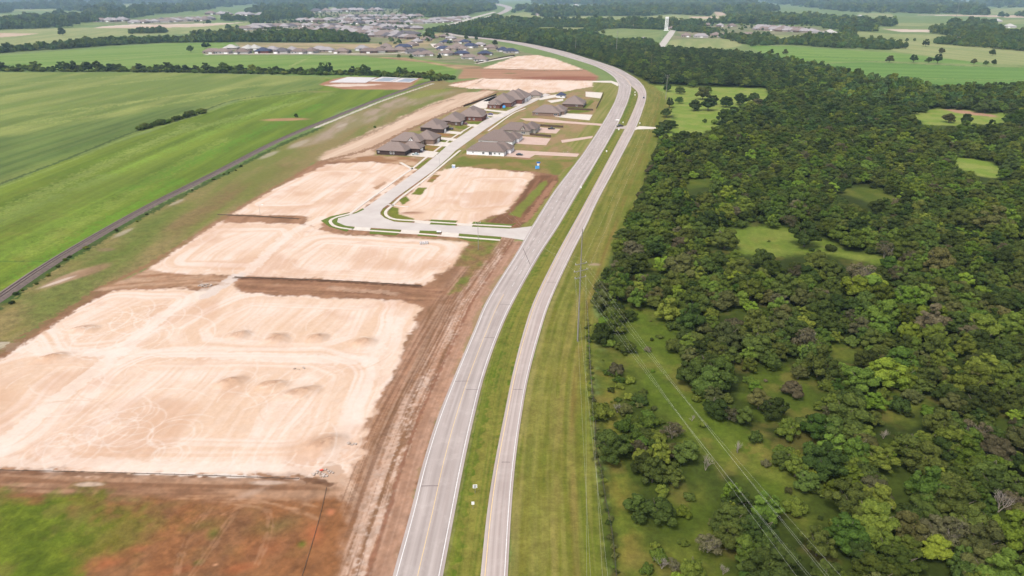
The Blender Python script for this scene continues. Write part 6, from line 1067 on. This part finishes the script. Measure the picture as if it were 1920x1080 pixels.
# ---------------------------------------------------------------- poles and wires
M_steel = mat('weathered_steel', (.30,.28,.26), (.22,.20,.19), 1, rough=.6, metal=.4); M_pw = mat('pole_wood', (.17,.13,.10), (.11,.085,.07), 2); M_ins = mat('insulator_glaze', (.55,.55,.54), rough=.3); M_cond = mat('bare_conductor', (.46,.46,.44), (.42,.42,.41), 1, rough=.5, metal=.3)
def pylon(px, py, h, rz, label, arms=((0, 0, 2.4),), r=.3, m=None, cat='power pole'):
    x, y = G(px, py); root = empty('power_pole', (x, y, 0), rz); tag(root, label, cat, 'power poles along the highway and wood'); MB().tube((0, 0, -.5), (0, 0, h), r, r*.5, 10).build('pole', m or M_steel, root); tips = []
    for (dz, yo, L2) in arms:
        a = MB().box((0, 0, h-dz), (L2*2, .16, .18)).build('crossarm', m or M_steel, root)
        for s in (-1, 1):
            MB().tube((s*L2*.95, 0, h-dz+.05), (s*L2*.95, 0, h-dz+.5), .09, .07, 8).build('insulator', M_ins, a); q = root.matrix_basis @ Vector((s*L2*.95, 0, h-dz+.55)); tips.append(Vector((x, y, 0))+Matrix.Rotation(rz, 3, 'Z') @ Vector((s*L2*.95, 0, h-dz+.55)))
    return root, tips
def wire(a, b_, sag, label, r=.0085):
    n = 20; pts = [a.lerp(b_, k/n)-Vector((0, 0, 4*sag*(k/n)*(1-k/n))) for k in range(n+1)]; b = MB()
    for p, q in zip(pts, pts[1:]): b.tube(p, q, r, r, 5, cap=False)
    tag(b.build('power_line', M_cond), label, 'power line', 'overhead wires')
pA, tA = pylon(1083, 640, 37, .5, 'tall steel pole in the mown verge carrying the crossing wires', ((11, 0, 2.0), (13.2, 0, 2.4), (15.4, 0, 2.0)), .25)
pB, tB = pylon(897, 468, 12, .5, 'thin pale pole by the lower lawn strip of the cross street', ((.2, 0, 1.2),), .14, M_post)
pC, tC = pylon(1248, 186, 24, 0, 'tall thin pole in the upper meadow', ((.3, 0, 2.0), (2.2, 0, 1.6)), .3)
pD, tD = pylon(1220, 133, 22, .3, 'wooden pole before the tree belt by the curve', ((.4, 0, 1.8),), .26, M_pw); pE, tE = pylon(1209, 118, 22, .3, 'second wooden pole before the tree belt', ((.4, 0, 1.8),), .26, M_pw); pF, tF = pylon(1155, 106, 42, .2, 'tallest steel pole rising over the tree belt', ((.4, 0, 2.6), (3.6, 0, 2.6)), .5); pG, tG = pylon(1079, 99, 26, .2, 'steel pole in the tree belt left of the tallest one', ((.4, 0, 2.2),), .4); pH, tH = pylon(1792, 36, 70, 0, 'very distant mast above the right hand woods', ((.5, 0, 3),), .8)
for k in range(6):
    e = GV(1622-22*(k % 3)-26*(k//3), 1130+14*(k % 3), 22+2*(k % 3)); wire(tA[k], e, 1.6, ('wire crossing the wood from the tall verge pole down to the right' ))
for k, (dx, dz) in enumerate(((0, 0), (-2.0, 0), (-6.0, -1.2), (-7.6, -1.2))):
    e = GV(1141+0*k, 1092, 14)+Vector((dx*.45, 0, dz)); s = tA[4+(k % 2)]; wire(s, e, .8, 'wire running down the mown verge from the tall pole')
for k in range(2): wire(tA[4+k], tC[k], 4, 'long wire along the wood edge to the thin meadow pole'); wire(tC[k], tD[k], 2.5, 'wire from the meadow pole to the wooden pole'); wire(tD[k], tE[k], 1.5, 'wire between the two wooden poles')
q = GV(931, 452, 9)
for k in range(3): wire(tA[k], GV(905+22*k, 388, 12), 2.0, 'wire crossing the highway towards the upper lots')
def lamp(px, py, h, label, rz=0):
    x, y = G(px, py); root = empty('street_lamp', (x, y, 0), rz); tag(root, label, 'street lamp', 'street lamps'); MB().tube((0, 0, 0), (0, 0, h), .08, .05, 8).build('pole', M_post, root); a = MB().tube((0, 0, h-.1), (1.4, 0, h+.2), .04, .035, 6).build('arm', M_post, root); MB().box((1.7, 0, h+.2), (.8, .3, .14)).build('lamp_head', M_sign, root)
lamp(824, 309, 6, 'street lamp on the verge strip below the white house', AX+3.1); lamp(488, 403, 5, 'small lamp pole at the lower edge of the upper left lot', 0)
# ---------------------------------------------------------------- white tower
M_tw = mat('white_concrete', (.84,.83,.82), (.78,.77,.76), .3); x, y = G(1249, 57.5); tw = empty('white_tower', (x, y, 0), .1); tag(tw, 'tall white tower of three columns joined at the top', 'tower')
for s in (-3.6, 0, 3.6): MB().tube((s*1.15, 0, 0), (s*.95, 0, 38), 1.15, .95, 10).build('column', M_tw, tw)
MB().box((0, 0, 35.5), (9.6, 2.6, 5)).build('top_beam', M_tw, tw); MB().box((0, 0, 5), (10, 2.2, 1.2)).build('lower_beam', M_tw, tw); MB().box((0, 0, .6), (14, 6, 1.2)).build('base', M_tw, tw)
x, y = G(945, 202.5); st = empty('goods_stack', (x, y, 0), AX); tag(st, 'blue covered stack with a red box beside the red brick house', 'goods stack'); q = MB(); q.box((0, 0, .9), (2.6, 2.0, 1.8)); q.box((.2, .1, 2.0), (1.8, 1.5, .5)); o = q.build('blue_cover', M_lblue, st); o.modifiers.new('bevel', 'BEVEL').width = .15
o = MB().box((-2.6, -.4, .7), (1.8, 1.4, 1.4)).build('red_box', M_orange, st); o.modifiers.new('bevel', 'BEVEL').width = .08
# ================================================================ daylight
EL, AZ = math.radians(58), math.radians(-140)      # sun high, from the left and a little behind
w = bpy.data.worlds.new('World'); scene.world = w; w.use_nodes = True; N = w.node_tree.nodes; L = w.node_tree.links
sk = N.new('ShaderNodeTexSky'); sk.sky_type = 'NISHITA'; sk.sun_disc = False; sk.sun_elevation = EL; sk.dust_density = 4.0; sk.air_density = 1.0; sk.ozone_density = 1.0
bg = N['Background']; bg.inputs['Strength'].default_value = .15; hs = N.new('ShaderNodeHueSaturation'); hs.inputs['Saturation'].default_value = .45; L.new(sk.outputs['Color'], hs.inputs['Color']); L.new(hs.outputs['Color'], bg.inputs['Color'])
sd = Vector((math.sin(AZ)*math.cos(EL), math.cos(AZ)*math.cos(EL), math.sin(EL))); sk.sun_rotation = AZ
su = bpy.data.lights.new('sun', 'SUN'); su.energy = 1.5; su.angle = math.radians(10); su.color = (1, .93, .86)
so = bpy.data.objects.new('sun', su); COL.objects.link(so); so.rotation_euler = sd.to_track_quat('Z', 'Y').to_euler()
# air
hz = MB().box((0, 6900, 52), (30000, 15000, 106)).build('haze', []); hz.data.materials.clear()
hm = bpy.data.materials.new('haze_air'); hm.use_nodes = True; N = hm.node_tree.nodes; L = hm.node_tree.links; N.remove(N['Principled BSDF'])
pv = N.new('ShaderNodeVolumePrincipled'); pv.inputs['Color'].default_value = (.55, .78, 1, 1); pv.inputs['Density'].default_value = HAZE; pv.inputs['Anisotropy'].default_value = .2
L.new(pv.outputs[0], N['Material Output'].inputs['Volume']); hz.data.materials.append(hm); tag(hz, 'thin bluish haze over the far country', 'haze', kind='stuff')
vs = scene.view_settings; vs.view_transform = 'Standard'; vs.look = 'None'; vs.gamma = 1; vs.use_curve_mapping = False; vs.exposure = EXPO
scene.cycles.max_bounces = 6; scene.cycles.volume_bounces = 0; scene.cycles.diffuse_bounces = 3; scene.cycles.transparent_max_bounces = 4
